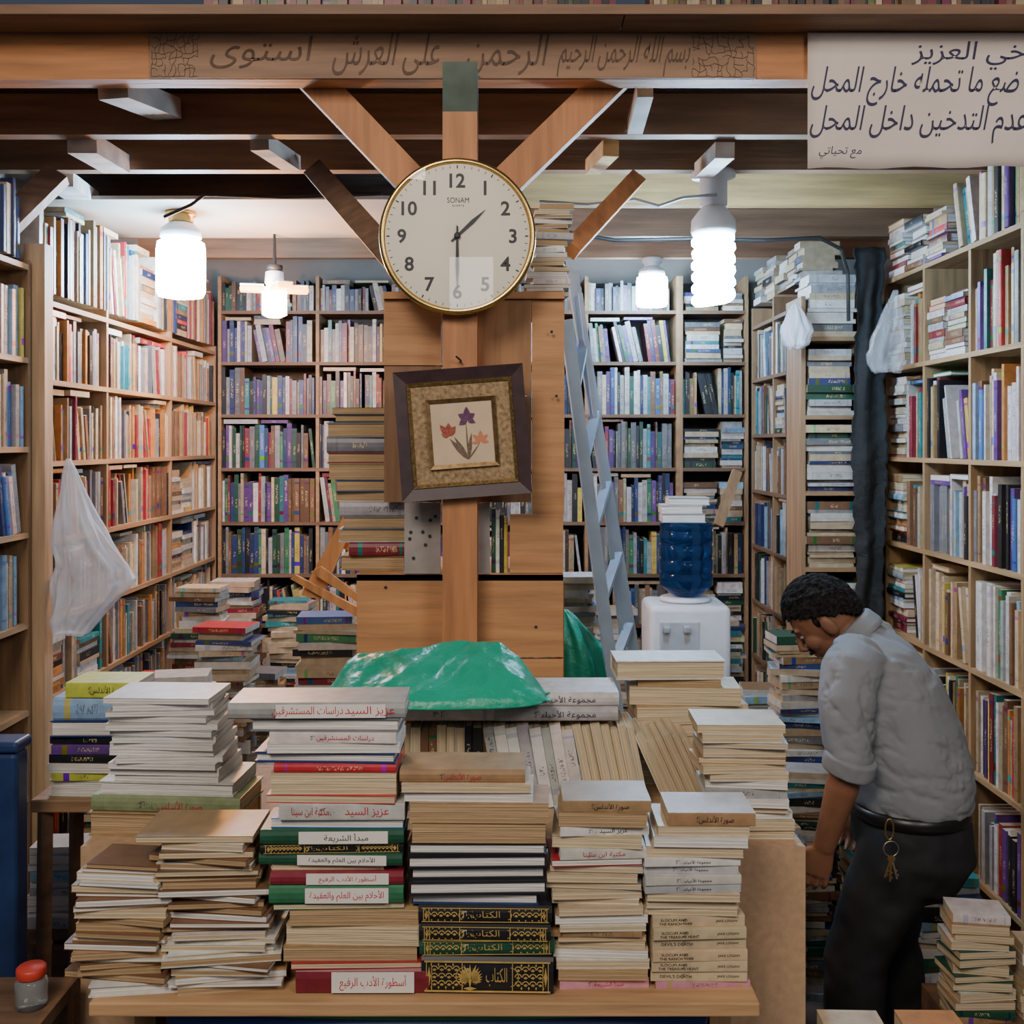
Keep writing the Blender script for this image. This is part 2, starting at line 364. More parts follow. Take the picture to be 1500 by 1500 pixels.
def row_specs(x0,x1,hmax,depth,pal,r,pilep=.1,leanp=.25,hmin=.78,thick=(.008,.025),topp=.6,samep=.05):
    out=[]; x=x0+.002
    while x<x1-.012:
        p=r.random()
        if p<pilep and x1-x>.2:
            w=r.uniform(.13,.19); z=0; lim=hmax*r.uniform(.7,.97)
            while z<lim-.03:
                t=r.uniform(.012,.03); W=min(depth-.02,r.uniform(.13,.2)); L=w*r.uniform(.85,1)
                out.append((L,W,t,pick(r,pal),T3((x+w/2,W/2+r.uniform(.004,.02),z))@RZ(0 if r.random()<.6 else PI)))
                z+=t+.0003
            x+=w+.006; continue
        lean=r.random()<leanp; nb=r.randint(3,6) if lean else r.randint(5,13)
        hb=r.uniform(hmin,.97)*hmax
        a=r.uniform(.08,.24) if lean else 0
        if lean:
            hb=min(hb,hmax*.9); x+=hb*math.sin(a)
        same=pick(r,pal) if r.random()<samep else None
        for _ in range(nb):
            t=r.uniform(*thick); L=hb if same else min(hmax*.98,hb*r.uniform(.82,1.09)); W=min(depth-.03,L*r.uniform(.66,.74))
            if lean: L=min(L,(hmax-.012)/math.cos(a)-t*math.sin(a)*1.2); L=min(L,hb)
            st=t/math.cos(a)+.0006
            if x+st>x1-.002: x=x1; break
            M=T3((x,W/2+.002+r.uniform(0,.026),0))@RY(-a)@T3((t,0,L/2))@STAND
            out.append((L,W,t,same or pick(r,pal),M)); x+=st
        if r.random()<.05: x+=r.uniform(.01,.02)
    ext=[]
    for L,W,t,c,M in out:
        pts=[M@Vector((i*L/2,0,j*t)) for i in(-1,1) for j in(0,1)]
        ext.append((min(p.x for p in pts),max(p.x for p in pts),max(p.z for p in pts)))
    x=x0+.01; top=[]
    while x<x1-.15:
        w=r.uniform(.14,.2)
        hs=[e[2] for e in ext if e[1]>x and e[0]<x+w]
        if x+w<x1 and hs and r.random()<topp:
            z=max(hs)+.0005
            while z+.011<hmax-.003 and len(top)<40:
                t=min(r.uniform(.011,.026),hmax-.003-z)
                W=min(depth-.04,.15)
                top.append((w*r.uniform(.88,.99),W,t,pick(r,pal),T3((x+w/2,W/2+r.uniform(.003,.03),z))@RZ(0 if r.random()<.5 else PI))); z+=t+.0003
                if r.random()<.2: break
        x+=w+.01
    return out+top
def pile_specs(x0,x1,hmax,depth,pal,r,w=(.15,.22),fill=(.6,1)):
    out=[]; x=x0
    while x<x1-.08:
        ww=min(r.uniform(*w),x1-x); z=0; lim=hmax*r.uniform(*fill)
        while z<lim-.02:
            t=r.uniform(.01,.035); W=min(depth-.02,r.uniform(.13,.19)); L=ww*r.uniform(.82,.99)
            out.append((L,W,t,pick(r,pal),T3((x+ww/2+r.uniform(-.004,.004),W/2+r.uniform(.004,.03),z))@RZ((0 if r.random()<.6 else PI)+r.uniform(-.03,.03))))
            z+=t+.0003
        x+=ww+.01
    return out
def bookcase(label,M,W,depth,levels,top,divs,m=M_SHELF,mv=M_SHELFV,bot=0):
    o=thing('bookcase',label,'bookcase'); o.matrix_world=M
    t=.018; xs=[0]+list(divs)+[W]
    for i,x in enumerate(xs):
        MB().box((min(max(x,t/2),W-t/2),depth/2,(top+bot)/2),(t,depth,top-bot)).build('side_panel' if i in(0,len(xs)-1) else 'divider',mv,o)
    for z in levels:
        MB().box((W/2,depth/2-.002,z-t/2),(W-2*t,depth,t)).build('shelf',m,o)
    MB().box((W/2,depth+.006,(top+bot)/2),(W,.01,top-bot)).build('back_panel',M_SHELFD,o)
    bays=[]
    for i in range(len(xs)-1): bays.append((xs[i]+(t if i==0 else t/2),xs[i+1]-(t if i==len(xs)-2 else t/2)))
    return o,bays
# ------------------------------------------------------------ room
struct(MB().box((0,2.2,-.05),(6,8,.1)).build('floor',M_FLOOR))
struct(MB().box((-1.93,4.2,1.5),(.1,3.6,3.2)).build('wall_left',M_PLAST))
struct(MB().box((1.95,4.2,1.5),(.1,3.6,3.2)).build('wall_right',M_PLAST))
struct(MB().box((0,5.87,1.5),(4,.1,3.2)).build('wall_back',M_PLAST))
mb=MB()
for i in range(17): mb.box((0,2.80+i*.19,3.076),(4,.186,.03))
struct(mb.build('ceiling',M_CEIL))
one('ceiling_board','beige painted board under the ceiling at left, above the large white bulb','ceiling board',MB().box((-1.05,4.22,2.928),(1.5,.72,.014)),M_CEILP)
JO=[(3.1,M_BEAM,'nearest dark brown ceiling joist just behind the lettered beam'),(3.5,M_BEAM,'dark brown ceiling joist, second behind the lettered beam'),(4.02,M_BEAMLIT,'yellowish ceiling joist lit by the bulbs, third behind lettered beam'),(4.62,M_BEAM,'brown ceiling joist, fourth behind the lettered beam'),(5.15,M_BEAM,'brown ceiling joist closest to the back wall')]
for y,m,lb in JO:
    x0=-1.88 if y!=4.02 else -.25
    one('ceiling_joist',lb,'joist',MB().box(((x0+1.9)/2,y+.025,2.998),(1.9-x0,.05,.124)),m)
bt=thing('wooden_beam','orange brown front beam carrying a stained panel of Arabic lettering','beam',(0,2.72,zat(116,2.70)))
z0,z1=zat(116,2.70),zat(44,2.70)
child(MB().box((.0,2.735,(z0+z1)/2),(3.7,.066,z1-z0)),'beam_timber',M_ORANGEX,bt)
M_STAIN=wood('stained_letter_panel',(.26,.145,.08),0)
child(MB().box(((xat(220,2.7)+xat(1107,2.7))/2,2.6985,(z0+z1)/2),(xat(1107,2.7)-xat(220,2.7),.007,z1-z0-.002)),'letter_panel',M_STAIN,bt)
def btext(s,u0,u1,v0,v1,D,m,par,name='lettering',shear=0):
    return text(s,name,(u1-u0)*D/1500,(v1-v0)*D/1500,T3(P((u0+u1)/2,(v0+v1)/2,D)-par.location),m,par,shear)
btext('استوى',310,455,52,100,2.6935,M_BROWNINK,bt,shear=.2)
btext('على العرش',490,645,48,110,2.6935,M_BROWNINK,bt,shear=.2)
btext('الرحمن',685,800,50,110,2.6935,M_BROWNINK,bt,shear=.2)
btext('بسم الله الرحمن الرحيم',820,1010,52,112,2.6935,M_BROWNINK,bt,shear=.2)
r=random.Random(3)
for (ua,ub) in ((222,290),(1015,1104)):
    mb=MB(); nx,ny=10,7
    g=[[P(ua+(ub-ua)*(i+ (r.uniform(-.4,.4) if 0<i<nx else 0))/nx,48+64*(j+(r.uniform(-.4,.4) if 0<j<ny else 0))/ny,2.6936) for j in range(ny+1)] for i in range(nx+1)]
    for i in range(nx+1):
        for j in range(ny+1):
            if i<nx and r.random()<.7: mb.tube([g[i][j],(g[i][j]+g[i+1][j])/2+Vector((0,0,r.uniform(-.004,.004))),g[i+1][j]],.0005,5)
            if j<ny and r.random()<.7: mb.tube([g[i][j],(g[i][j]+g[i][j+1])/2+Vector((r.uniform(-.004,.004),0,0)),g[i][j+1]],.0005,5)
    child(mb,'crackle_ornament',M_BROWNINK,bt)
ts=thing('overhead_shelf','dark brown overhead shelf along the top edge of the shopfront','shelf',(0,2.57,3.081))
for a,b in ((-1.4,xat(914,2.6)-.002),(xat(914,2.6)+.002,1.4)):
    child(MB().box(((a+b)/2,2.632,3.091),(b-a,.115,.02)),'board',M_BEAM,ts)
child(MB().box((0,2.571,3.09),(2.8,.006,.024)),'edge_strip',wood('edge_strip_wood',(.2,.11,.06),0),ts)
r=random.Random(5)
for s in row_specs(xat(300,2.6),xat(915,2.6),.2,.125,[('brown',3),('maroon',3),('black',2),('tan',1)],r,0,.0,topp=0)+row_specs(xat(950,2.6),1.35,.2,.125,[('brown',3),('maroon',2),('cream',2),('black',2)],r,0,.0,topp=0):
    stuff(*s[:4],T3((0,2.58,3.1015))@s[4],r)
post=thing('wooden_post','orange pine post behind the clock, greenish at its top','post',(xat(675,2.65),2.645,0))
child(MB().box((xat(675,2.65),2.645,zat(163,2.6)/2),(.088,.086,zat(163,2.6))),'post_timber',M_ORANGE,post)
child(MB().box((xat(675,2.65),2.645,(zat(163,2.6)+zat(90,2.6))/2),(.088,.086,zat(90,2.6)-zat(163,2.6))),'green_painted_top',mat('green_paint',(.07,.1,.075),.7,0,.3),post)
def dbrace(p,q,w,t,m,label):
    p,q=Vector(p),Vector(q); one('timber_brace',label,'brace',MB().bar(p,q,w,t,(0,1,0)),m)
dbrace(P(652,318,2.80),P(436,92,2.80),.085,.05,M_ORANGE,'orange diagonal brace rising left from behind the clock to the beam')
dbrace(P(698,310,2.80),P(922,92,2.80),.085,.05,M_ORANGE,'orange diagonal brace rising right from behind the clock to the beam')
M_BR=wood('brown_brace',(.2,.12,.075),0)
dbrace(P(590,395,2.84),P(462,250,3.44),.07,.045,M_BR,'brown brace rising left behind the clock to a rear joist')
dbrace(P(835,366,3.1),P(932,262,3.45),.055,.045,M_ORANGE,'narrow orange brace right of the clock, meeting a rear joist')
dbrace(P(-20,358,3.3),P(85,255,3.44),.08,.045,M_BR,'brown brace at the far left below the joists')
def nog(p,q,w,h,m,label): one('ceiling_strut',label,'strut',MB().bar(p,q,w,h,(0,0,1)),m)
M_GRW=mat('weathered_grey_wood',(.33,.27,.22),.7,0,.3,8)
nog(P(165,128,2.80),P(245,160,3.08),.09,.06,M_GRW,'grey strut between beam and first joist at upper left')
nog(P(120,210,3.17),P(170,240,3.47),.09,.06,M_PALE,'white painted strut hanging at left between two joists')
nog(P(380,208,3.17),P(428,240,3.47),.06,.05,M_GRW,'grey strut between joists, left of the clock')
nog(P(945,130,2.85),P(930,185,3.08),.045,.05,M_PALE,'pale narrow strut right of the clock near the front beam')
nog(P(895,217,3.17),P(868,245,3.47),.05,.05,M_BEAMLIT,'yellowish strut between joists, right of the clock')
nog(P(1062,220,3.17),P(1030,250,3.47),.06,.05,M_PALE,'white strut above the spiral bulb at right')
nog(P(85,262,3.57),P(125,290,3.98),.10,.05,M_PALE,'pale block under the joists at the far left')
# ------------------------------------------------------------ bookcases
r=random.Random(11)
BL=[2.715,2.44,2.158,1.87,1.58,1.30,1.03,.75,.47,.19]
MBk=T3((-1.58,5.5,0))
_,bays=bookcase('brown bookcase covering the back wall, packed with rows of books',MBk,2.48,.25,BL,2.9,[.535,1.18,1.98],M_SHELFB,M_SHELF)
for (a,b) in bays:
    for i,z in enumerate(BL[:9]):
        hm=(2.89 if i==0 else BL[i-1]-.018)-z-.006
        for s in row_specs(a,b,hm,.25,PAL_BACK if i<6 else PAL_MIX,r,.03,.3,.8,(.010,.028),samep=.04): stuff(*s[:4],MBk@T3((0,0,z))@s[4],r)
M3=T3((.9,5.5,0))
_,bays=bookcase('bookcase in the back right corner stacked with flat piles',M3,.37,.25,BL,2.9,[],M_SHELFB,M_SHELFV)
for i,z in enumerate(BL[:9]):
    hm=(2.89 if i==0 else BL[i-1]-.018)-z-.006
    for s in (pile_specs(.022,.348,hm,.25,PAL_COOL,r) if i%3!=2 else row_specs(.022,.348,hm,.25,PAL_COOL,r)): stuff(*s[:4],M3@T3((0,0,z))@s[4],r)
LL=[2.49,2.22,1.94,1.67,1.40,1.13,.86,.59,.31,.05]
ML=T3((-1.58,3.45,0))@RZ(PI/2)
_,bays=bookcase('long pine bookcase on the left wall under the orange glow',ML,2.02,.27,LL,2.52,[.55,1.3])
for (a,b) in bays:
    for i,z in enumerate(LL[:9]):
        hm=(.34 if i==0 else LL[i-1]-.018-z)-.006
        for s in (row_specs(a,b,hm,.27,PAL_WARMLIT,r,.10,.25,topp=.8) if r.random()<.85 else pile_specs(a,b,hm,.27,PAL_WARMLIT,r,fill=(.8,1))): stuff(*s[:4],ML@T3((0,0,z+(.031 if i==0 else 0)))@s[4],r)
N1=[2.585,2.28,1.99,1.71,1.415,1.13,.85,.5]
M1=T3((-1.58,2.86,0))@RZ(PI/2)
M_L1=wood('left_edge_pine',(.42,.27,.14),0)
_,bays=bookcase('short pine bookcase at the left edge, beside the pale post',M1,.5,.27,N1,2.6,[],M_L1,M_SHELFV)
LV=['top shelf','second shelf down','third shelf down','fourth shelf down','fifth shelf down','sixth shelf down','seventh shelf down']
def individuals(specs,M,prefix,grp,r,frm):
    n=0
    for s in specs:
        n+=1
        hard=r.random()<.3
        book(s[0],s[1],s[2],s[3],'cream' if r.random()<.5 else 'white',hard,M@s[4],f"{s[3]} {kind(hard)}, {ordw(n)} {frm}, {prefix}",grp,r)
r=random.Random(21)
for i,z in enumerate(N1[:5]):
    hm=(.26 if i==0 else N1[i-1]-.018-z)-.006
    sp=row_specs(.3,.478,hm,.27,PAL_L,r,.0,.1,.82,(.013,.032),0)
    for s in row_specs(.022,.295,hm,.27,PAL_L,r,0,.1): stuff(*s[:4],M1@T3((0,0,z+(.016 if i==0 else 0)))@s[4],r)
    individuals(sp,M1@T3((0,0,z+(.016 if i==0 else 0))),'left edge '+LV[i],'books in the left edge bookcase, '+LV[i],r,'toward the post')
one('wooden_post','pale pine post between the two left wall bookcases','post',MB().box((-1.575,3.405,1.33),(.07,.06,2.66)),wood('pale_post_pine',(.38,.26,.15),2))
RL=[2.696,2.32,1.945,1.59,1.22,.86,.5,.12]
MR=T3((1.6,4.4,0))@RZ(-PI/2)
M_RS=wood('right_shelf_pine',(.38,.24,.115),0); M_RSV=wood('right_shelf_pine_upright',(.36,.225,.11),2)
_,bays=bookcase('large pine bookcase on the right wall behind the man',MR,1.55,.28,RL,2.70,[.42,.82,1.19],M_RS,M_RSV)
r=random.Random(33)
for i,z in enumerate(RL[:7]):
    hm=(.32 if i==0 else RL[i-1]-.018-z)-.006
    zz=z+(.006 if i==0 else 0)
    sp=[]
    if i==0:
        sp=pile_specs(.02,.6,.25,.26,PAL_R,r,(.16,.2),(.7,1))+row_specs(.62,1.19,.27,.26,PAL_R,r,.35,.2,.7,(.014,.036),0)
    else:
        for bi,(a,b) in enumerate(bays[:3]):
            if bi==0:
                sp+=pile_specs(a,a+.2,hm*.97,.28,PAL_R,r,(.17,.19),(.85,1))+row_specs(a+.21,b,hm*.95,.28,PAL_R,r,.05,.25,.72,(.010,.027),.8)
            elif bi==1: sp+=row_specs(a,b,hm*.95,.28,PAL_R,r,.1,.25,.72,(.010,.027),.8)
            else: sp+=row_specs(a,b,hm*.92,.28,PAL_R,r,.0,.15,.76,(.011,.029),0)
    if i<5: individuals(sp,MR@T3((0,0,zz)),'right wall '+('top board' if i==0 else LV[i-1]),'books on the right wall bookcase, '+('top board' if i==0 else LV[i-1]),r,'from far end')
    else:
        for s in sp: stuff(*s[:4],MR@T3((0,0,zz))@s[4],r)
    for s in row_specs(1.21,1.528,hm*.9,.28,PAL_R,r,0,.0): stuff(*s[:4],MR@T3((0,0,zz))@s[4],r)
r=random.Random(44)
R2=[2.62,2.34,2.05,1.76,1.47,1.18,.89,.6,.31,.05]
M2=T3((1.28,5.47,0))@RZ(-PI/2)
_,bays=bookcase('narrow bookcase on the right beyond the black tarp',M2,.92,.26,R2,2.72,[.45],M_SHELFB)
for (a,b) in bays:
    for i,z in enumerate(R2[:9]):
        hm=(.25 if i==0 else R2[i-1]-.018-z)-.006
        for s in (row_specs(a,b,hm,.26,PAL_COOL,r,.12,.25,topp=.8) if i else pile_specs(a,b,hm,.26,PAL_COOL,r)): stuff(*s[:4],M2@T3((0,0,z+(.11 if i==0 else 0)))@s[4],r)
M4=T3((1.215,4.3,0))
R4=[2.45,2.12,1.80,1.48,1.15,.82,.5,.2]
_,bays=bookcase('narrow upright bookcase end with flat piles beside black tarp',M4,.27,.23,R4,2.62,[],M_SHELF,M_SHELFV)
for i,z in enumerate(R4[:7]):
    hm=(.3 if i==0 else R4[i-1]-.018-z)-.006
    for s in pile_specs(.02,.25,hm,.23,PAL_COOL,r,(.2,.228),(.88,1)): stuff(*s[:4],M4@T3((r.uniform(-.002,.002),-r.uniform(0,.02),z))@s[4],r)
def pile(x,y,h,r,pal,w=.2,z0=0):
    z=z0
    while z<z0+h:
        t=r.uniform(.012,.03); L=w*r.uniform(.85,1.1); stuff(L,L*.7,t,pick(r,pal),T3((x+r.uniform(-.014,.014),y+r.uniform(-.012,.012),z))@RZ(r.uniform(-.18,.18)+(0 if r.random()<.5 else PI)),r); z+=t+.0003
r=random.Random(55)
for y,xs,hh in ((3.55,(-1.38,-1.13,-.88),1.08),(3.95,(-1.36,-1.1,-.82,-.55),1.2),(4.45,(-1.35,-1.1,-.83,-.57,-.3),1.26),(5.0,(-1.34,-1.08,-.8,-.54,-.26,0,.26,.5),1.18)):
    for x in xs: pile(x,y,hh*r.uniform(.75,1.12),r,PAL_MIX if x<-.7 else PAL_WARMLIT)
pile(xat(480,3.38),3.42,zat(905,3.3)-.03,r,PAL_MIX,.2)
pile(xat(490,2.2),2.2,.2,r,PAL_WARMLIT,.16,ZB+.0005)
for x,y,h in ((.2,3.75,1.5),(.34,4.3,1.0),(1.0,4.95,1.15),(1.08,4.35,.95),(1.05,3.75,.8),(1.33,3.75,.9),(1.4,3.35,.6),(.8,4.0,.8),(1.36,4.05,1.2),(1.12,4.02,1.25),(.86,3.45,.72)): pile(x,y,h,r,PAL_COOL)
me=bpy.data.meshes.new('shelved_books'); me.from_pydata(SV,[],SF)
ul=me.uv_layers.new(name='UVMap'); ul.data.foreach_set('uv',SU)
ca=me.color_attributes.new('Col','FLOAT_COLOR','CORNER'); ca.data.foreach_set('color',SC)
me.materials.append(M_BOOK)
so=bpy.data.objects.new('shelved_books',me); C.objects.link(so); tag(so,'mass of distant books filling the back and side shelves and floor piles','books'); so['kind']='stuff'
# ------------------------------------------------------------ display counter
dt=thing('display_counter','beige chipboard counter with a front ledge holding the stacked books','counter',(xat(649,2.0),2.25,0))
xl,xr=xat(118,2.0),xat(1180,2.0)
child(MB().box(((xl+xr)/2,2.0+.009,ZB/2),(xr-xl,.018,ZB)),'front_panel',M_CHIP,dt)
child(MB().box(((xl+xr)/2,2.5,ZB/2),(xr-xl,.018,ZB)),'back_panel',M_CHIP,dt)
for x in (xl+.009,xr-.009): child(MB().box((x,2.255,ZB/2-.01),(.018,.47,ZB-.02)),'side_panel',M_CHIP,dt)
child(MB().box(((xl+xr)/2,2.255,ZB-.009),(xr-xl-.002,.47,.0178)),'top_panel',M_CHIP,dt)
tl,tr=xat(130,1.75),xat(1113,1.75)
child(MB().rbox(((tl+tr)/2,1.873,ZT-.012),(tr-tl,.25,.024),.003),'ledge_board',M_LEDGE,dt)
for x in (tl+.03,tr-.03): child(MB().box((x,1.96,(ZT-.024)/2),(.04,.05,ZT-.024)),'leg',M_SHELFV,dt)
tub=thing('plastic_trough','blue plastic trough with a green rim under the counter ledge','trough',(xat(640,1.85),1.86,.62))
MB().lathe([(.80,0),(.93,.15),(.97,.3),(1,.385),(.96,.385),(.9,.1)],40,Matrix.Diagonal((.50,.075,1,1))).build('basin',mat('blue_plastic',(.02,.06,.25),.35,0,.1),tub,True)
MB().ring(1,.012,48,8,T3((0,0,.385))@Matrix.Diagonal((.50,.075,1,1))).build('rim',mat('green_rim',(.05,.3,.12),.4,0,.1),tub,True)
stack('leftmost front stack of curled paperbacks',1.77,ZT,
  [(7,125,235,'brown','p',False,'old')]+gen(165,6,13,110,238,98,240,['white','cream','tan','brown','tan'],1,'pppp',('cream','white','old'),jit=11)+[(17,125,264,'white','p',True,'white')],1,10,.13)
stack('front stack second from left',1.77,ZT,
  [(10,196,368,'tan','p',False,'cream')]+gen(222,6,12,225,370,246,404,['white','cream','tan','brown','brown'],2,'ppppp',('cream','cream','old','white'),jit=12),2,10,.13)
AL='الأحلام بين العلم والعقيدة'
stack('tall front stack of coloured spines',1.775,ZT,
  [(24,333,592,'pale grey','s',True,'white',[('عزيز السيد',.3,.3),('دراسات المستشرقين',-.05,.4)],M_REDW,True),(20,365,585,'grey','p',True,'white'),(15,395,582,'white','s',False,'white',[('دراسات المستشرقين',.1,.45)],M_REDW),(15,390,585,'white','p',False,'white'),(16,372,580,'navy blue','p',True,'white'),(14,400,580,'red','s',True,'cream'),
   (32,395,580,'cream','p',False,'cream'),(12,390,580,'red','p',False,'cream'),(24,408,592,'white','s',False,'cream',[('مكتبة ابن سينا',-.25,.3),('عزيز السيد',.2,.35)],M_REDW),(14,395,590,'blue','p',False,'white'),
   (22,380,590,'dark green','s',True,'white',[('مبدأ الشريعة',.1,.5)],M_BLACK,True),(15,378,588,'black','s',True,'cream','GILT'),(18,378,590,'dark green','s',True,'cream',[(AL,.08,.55)],M_BLACK,True),
   (8,395,560,'cream','p',False,'cream'),(20,395,590,'maroon','s',True,'white',[('أسطورة الأدب الرفيع',.08,.5)],M_REDW,True),(27,393,590,'green','s',True,'white',[(AL,.08,.55)],M_REDW,True),
   (9,398,590,'dark green','p',False,'cream'),(24,422,612,'tan','p',False,'old'),(30,418,615,'cream','p',False,'cream'),(22,413,610,'tan','p',False,'old'),(9,425,625,'red','p',False,'cream'),(37,433,628,'maroon','s',True,'cream',[('أسطورة الأدب الرفيع',.08,.5)],M_REDW,True)],3,2.2,.11)
SO=[('صورة الأندلس',.05,.4)]
stack('front stack with black gilt volumes',1.775,ZT,
  [(19,585,770,'tan','s',True,'cream',[('صورة الأندلس',0,.3)],M_REDW),(13,588,778,'cream','p',False,'cream'),(15,592,782,'white','p',False,'white'),(30,600,805,'tan','p',False,'old'),(30,603,800,'tan','p',False,'old'),
   (18,598,800,'black','p',True,'white'),(19,596,800,'black','p',True,'white'),(18,600,798,'black','p',True,'white'),(20,598,800,'black','p',True,'white'),(18,602,790,'navy blue','p',True,'white'),
   (25,613,810,'black','s',True,'cream','GILT'),(24,615,808,'black','s',True,'cream','GILT'),(24,613,812,'dark green','s',True,'cream','GILT'),(54,618,812,'black','s',True,'cream','GILTBIG')],4,1.8,.10)
stack('front stack second from right',1.785,ZT,
  [(17,825,955,'tan','s',False,'cream',SO,M_BLACK),(22,820,950,'tan','p',False,'old'),(14,818,950,'white','s',False,'cream',[('عزيز السيد',.1,.4)],M_BLACK),(18,812,945,'cream','p',False,'cream'),(15,818,948,'white','s',False,'white',[('مكتبة ابن سينا',0,.5)],M_REDW),(10,806,940,'red','p',False,'white')]
  +gen(150,8,14,805,942,818,952,['white','cream','tan','cream','grey'],5,'pppps',('cream','cream','white'),jit=7)+[(16,818,950,'tan','p',False,'old'),(15,818,950,'pink','s',False,'cream',[('مبدأ الشريعة',.05,.5)],M_REDW)],5,5,.12)
SA=('SLOCUM AND',-.27,.32,.68,.24); JL=('JAKE LOGAN',.3,.24,.5,.28)
TW=[SA,('THE RANCH WAR',-.25,.36,.32,.24),JL]; TT=[SA,('THE TREASURE HUNT',-.22,.42,.32,.24),JL]; TD=[("DEVIL'S DEATH",-.24,.36,.5,.28),JL]
AM=[('مجموعة الأحياء',.05,.5,.5,.5)]
stack('rightmost front stack with lettered spines',1.785,ZT,
  [(20,980,1108,'tan','s',False,'cream',SO,M_BLACK),(15,965,1100,'cream','p',False,'cream'),(16,960,1098,'white','p',False,'white'),(16,950,1092,'cream','p',False,'cream')]
  +[(13,943,1085,c,'s',False,'white',AM,M_INK) for c in ('white','pale grey','white','pale grey')]+[(12,950,1086,'cream','p',False,'cream'),(13,948,1084,'white','p',False,'cream'),(11,945,1085,'cream','p',False,'cream')]
  +[(16,955,1092+i,'cream','s',False,'cream',t,M_BLACK) for i,t in enumerate((TW,TT,TD,TW,TT,TD))]+[(10,960,1100,'pink','s',False,'cream')],6,3,.12)
stack('white paperback stack at counter left',2.04,ZB,
  gen(124,8,11,153,305,165,325,['white','white','pale grey'],7,'pppp',('white',),jit=6)+[(20,142,345,'white','p',True,'white'),(24,133,358,'sage green','s',True,'cream',[('صورة الأندلس',.1,.3)],M_REDW),(36,128,354,'tan','p',True,'old')],7,5,.14)
stack('counter stack at the right end',2.03,ZB,gen(168,8,15,1025,1152,1050,1172,['white','cream','pale grey','tan','white'],10,'pppps',('white','cream'),jit=8),10,7,.14)
stack('tall rear stack with white top',2.36,ZB,
  [(28,902,1063,'white','p',True,'cream'),(12,938,1060,'tan','p',False,'old'),(26,925,1088,'cream','p',False,'cream'),(28,930,1096,'tan','p',False,'cream')]+gen(88,14,20,935,1080,935,1085,['cream','tan','white'],12,'pppp'),11,4,.12)
r=random.Random(66); x=xat(592,2.2); n=0; prev=0
segs=[(9,0,['black','white','tan','cream','brown'],(.012,.022)),(8,.17,['pale grey','white'],(.018,.026)),(7,.20,['cream','tan','white'],(.014,.022)),(6,.42,['cream','white'],(.014,.02))]
for cnt,a,cols,th in segs:
    L=.182 if a<.3 else .17
    x+=L*math.sin(a)-L*math.sin(prev); prev=a
    for _ in range(cnt):
        t=r.uniform(*th); W=.125
        n+=1; cn=r.choice(cols); l_=L*r.uniform(.93,1)
        M=T3((x,2.205+W/2+r.uniform(0,.016),ZB))@RY(-a)@T3((t,0,l_/2))@STAND
        if cn in('cream','tan') or (cn=='white' and a!=.17): M=M@T3((0,0,t/2))@RX(PI)@T3((0,0,-t/2))
        book(l_,W,t,cn,'cream',False,M,f"{cn} paperback, {ordw(n)} from left, in the leaning row on the counter",'leaning books on the counter',r)
        x+=t/math.cos(a)+.0006
ZF=ZB+.1865
stack('left flat pair on leaning books',2.215,ZF,[(20,578,722,'purple','s',True,'white',[('عزيز السيد',.2,.3)],M_LABEL),(21,585,724,'white','s',True,'white')],13,.8,.14)
stack('right flat pair on leaning books',2.215,ZF,[(20,726,907,'white','s',True,'white',[('مجموعة الأحياء',.1,.5)],M_INK),(21,724,905,'pale grey','s',True,'white',[('مجموعة الأحياء',.1,.5)],M_INK)],14,.8,.14)
st=thing('wooden_stool','brown wooden stool at the left holding a stack of books','stool',(xat(130,2.42),2.45,0))
zst=zat(1172,2.35)
child(MB().rbox((xat(132,2.42),2.46,zst-.015),(.22,.22,.03),.004),'seat',M_SHELF,st)
for i in(-1,1):
    for j in(-1,1): child(MB().bar((xat(132,2.42)+i*.085,2.46+j*.085,zst-.03),(xat(132,2.42)+i*.095,2.46+j*.095,0),.026,.026),'leg',M_SHELFB,st)
stack('stool stack at the left',2.36,zst,[(22,95,200,'yellow-green','s',False,'white',[('صورة الأندلس',.1,.5)],M_BLACK),(34,75,178,'light blue','s',True,'white'),(24,72,176,'navy blue','p',True,'white'),(12,70,172,'black','s',False,'white'),(14,72,174,'purple','s',False,'white'),(13,70,172,'black','s',False,'white'),(14,68,172,'white','p',False,'white'),(12,72,176,'yellow-green','s',False,'white'),(24,68,170,'white','p',True,'white')],15,3,.15)
cr_=thing('wooden_crate','low wooden crate on the floor at the left holding book piles','crate',(xat(85,2.6),2.72,0))
zc=.75; xc=xat(85,2.6)
for i in range(5): child(MB().box((xc,2.61,.08+i*.145),(.34,.015,.12)),'slat',M_SHELFB,cr_)
child(MB().box((xc,2.72,zc-.01),(.34,.2,.02)),'lid',M_SHELFB,cr_)
for i in(-1,1): child(MB().box((xc+i*.16,2.72,(zc-.02)/2),(.02,.2,zc-.02)),'side_panel',M_SHELFB,cr_)
stack('low crate pile at lower left',2.63,zc,gen(120,8,15,40,118,38,122,['white','light blue','blue','pale grey','grey'],16,'pps',('white',),jit=4),16,4,.15)
bn=thing('plastic_bin','narrow navy blue plastic bin standing at the lower left edge','bin',(-1.165,2.24,0))
hb_=zat(1105,2.2)
child(MB().rbox((-1.165,2.24,hb_/2),(.19,.06,hb_),.012,3),'bin_body',M_NAVY,bn)
child(MB().rbox((-1.165,2.24,hb_+.012),(.2,.075,.024),.008,3),'rim',M_NAVY,bn)
zsb=zat(1478,1.85)
sb=thing('side_table','small plank table at the lower left corner','table',(-.93,1.86,0))
child(MB().box((-.93,1.88,zsb-.012),(.2,.16,.024)),'tabletop',M_SHELFB,sb)
for i in(-1,1):
    for j in(-1,1): child(MB().box((-.93+i*.08,1.88+j*.06,(zsb-.024)/2),(.03,.03,zsb-.024)),'leg',M_SHELFB,sb)
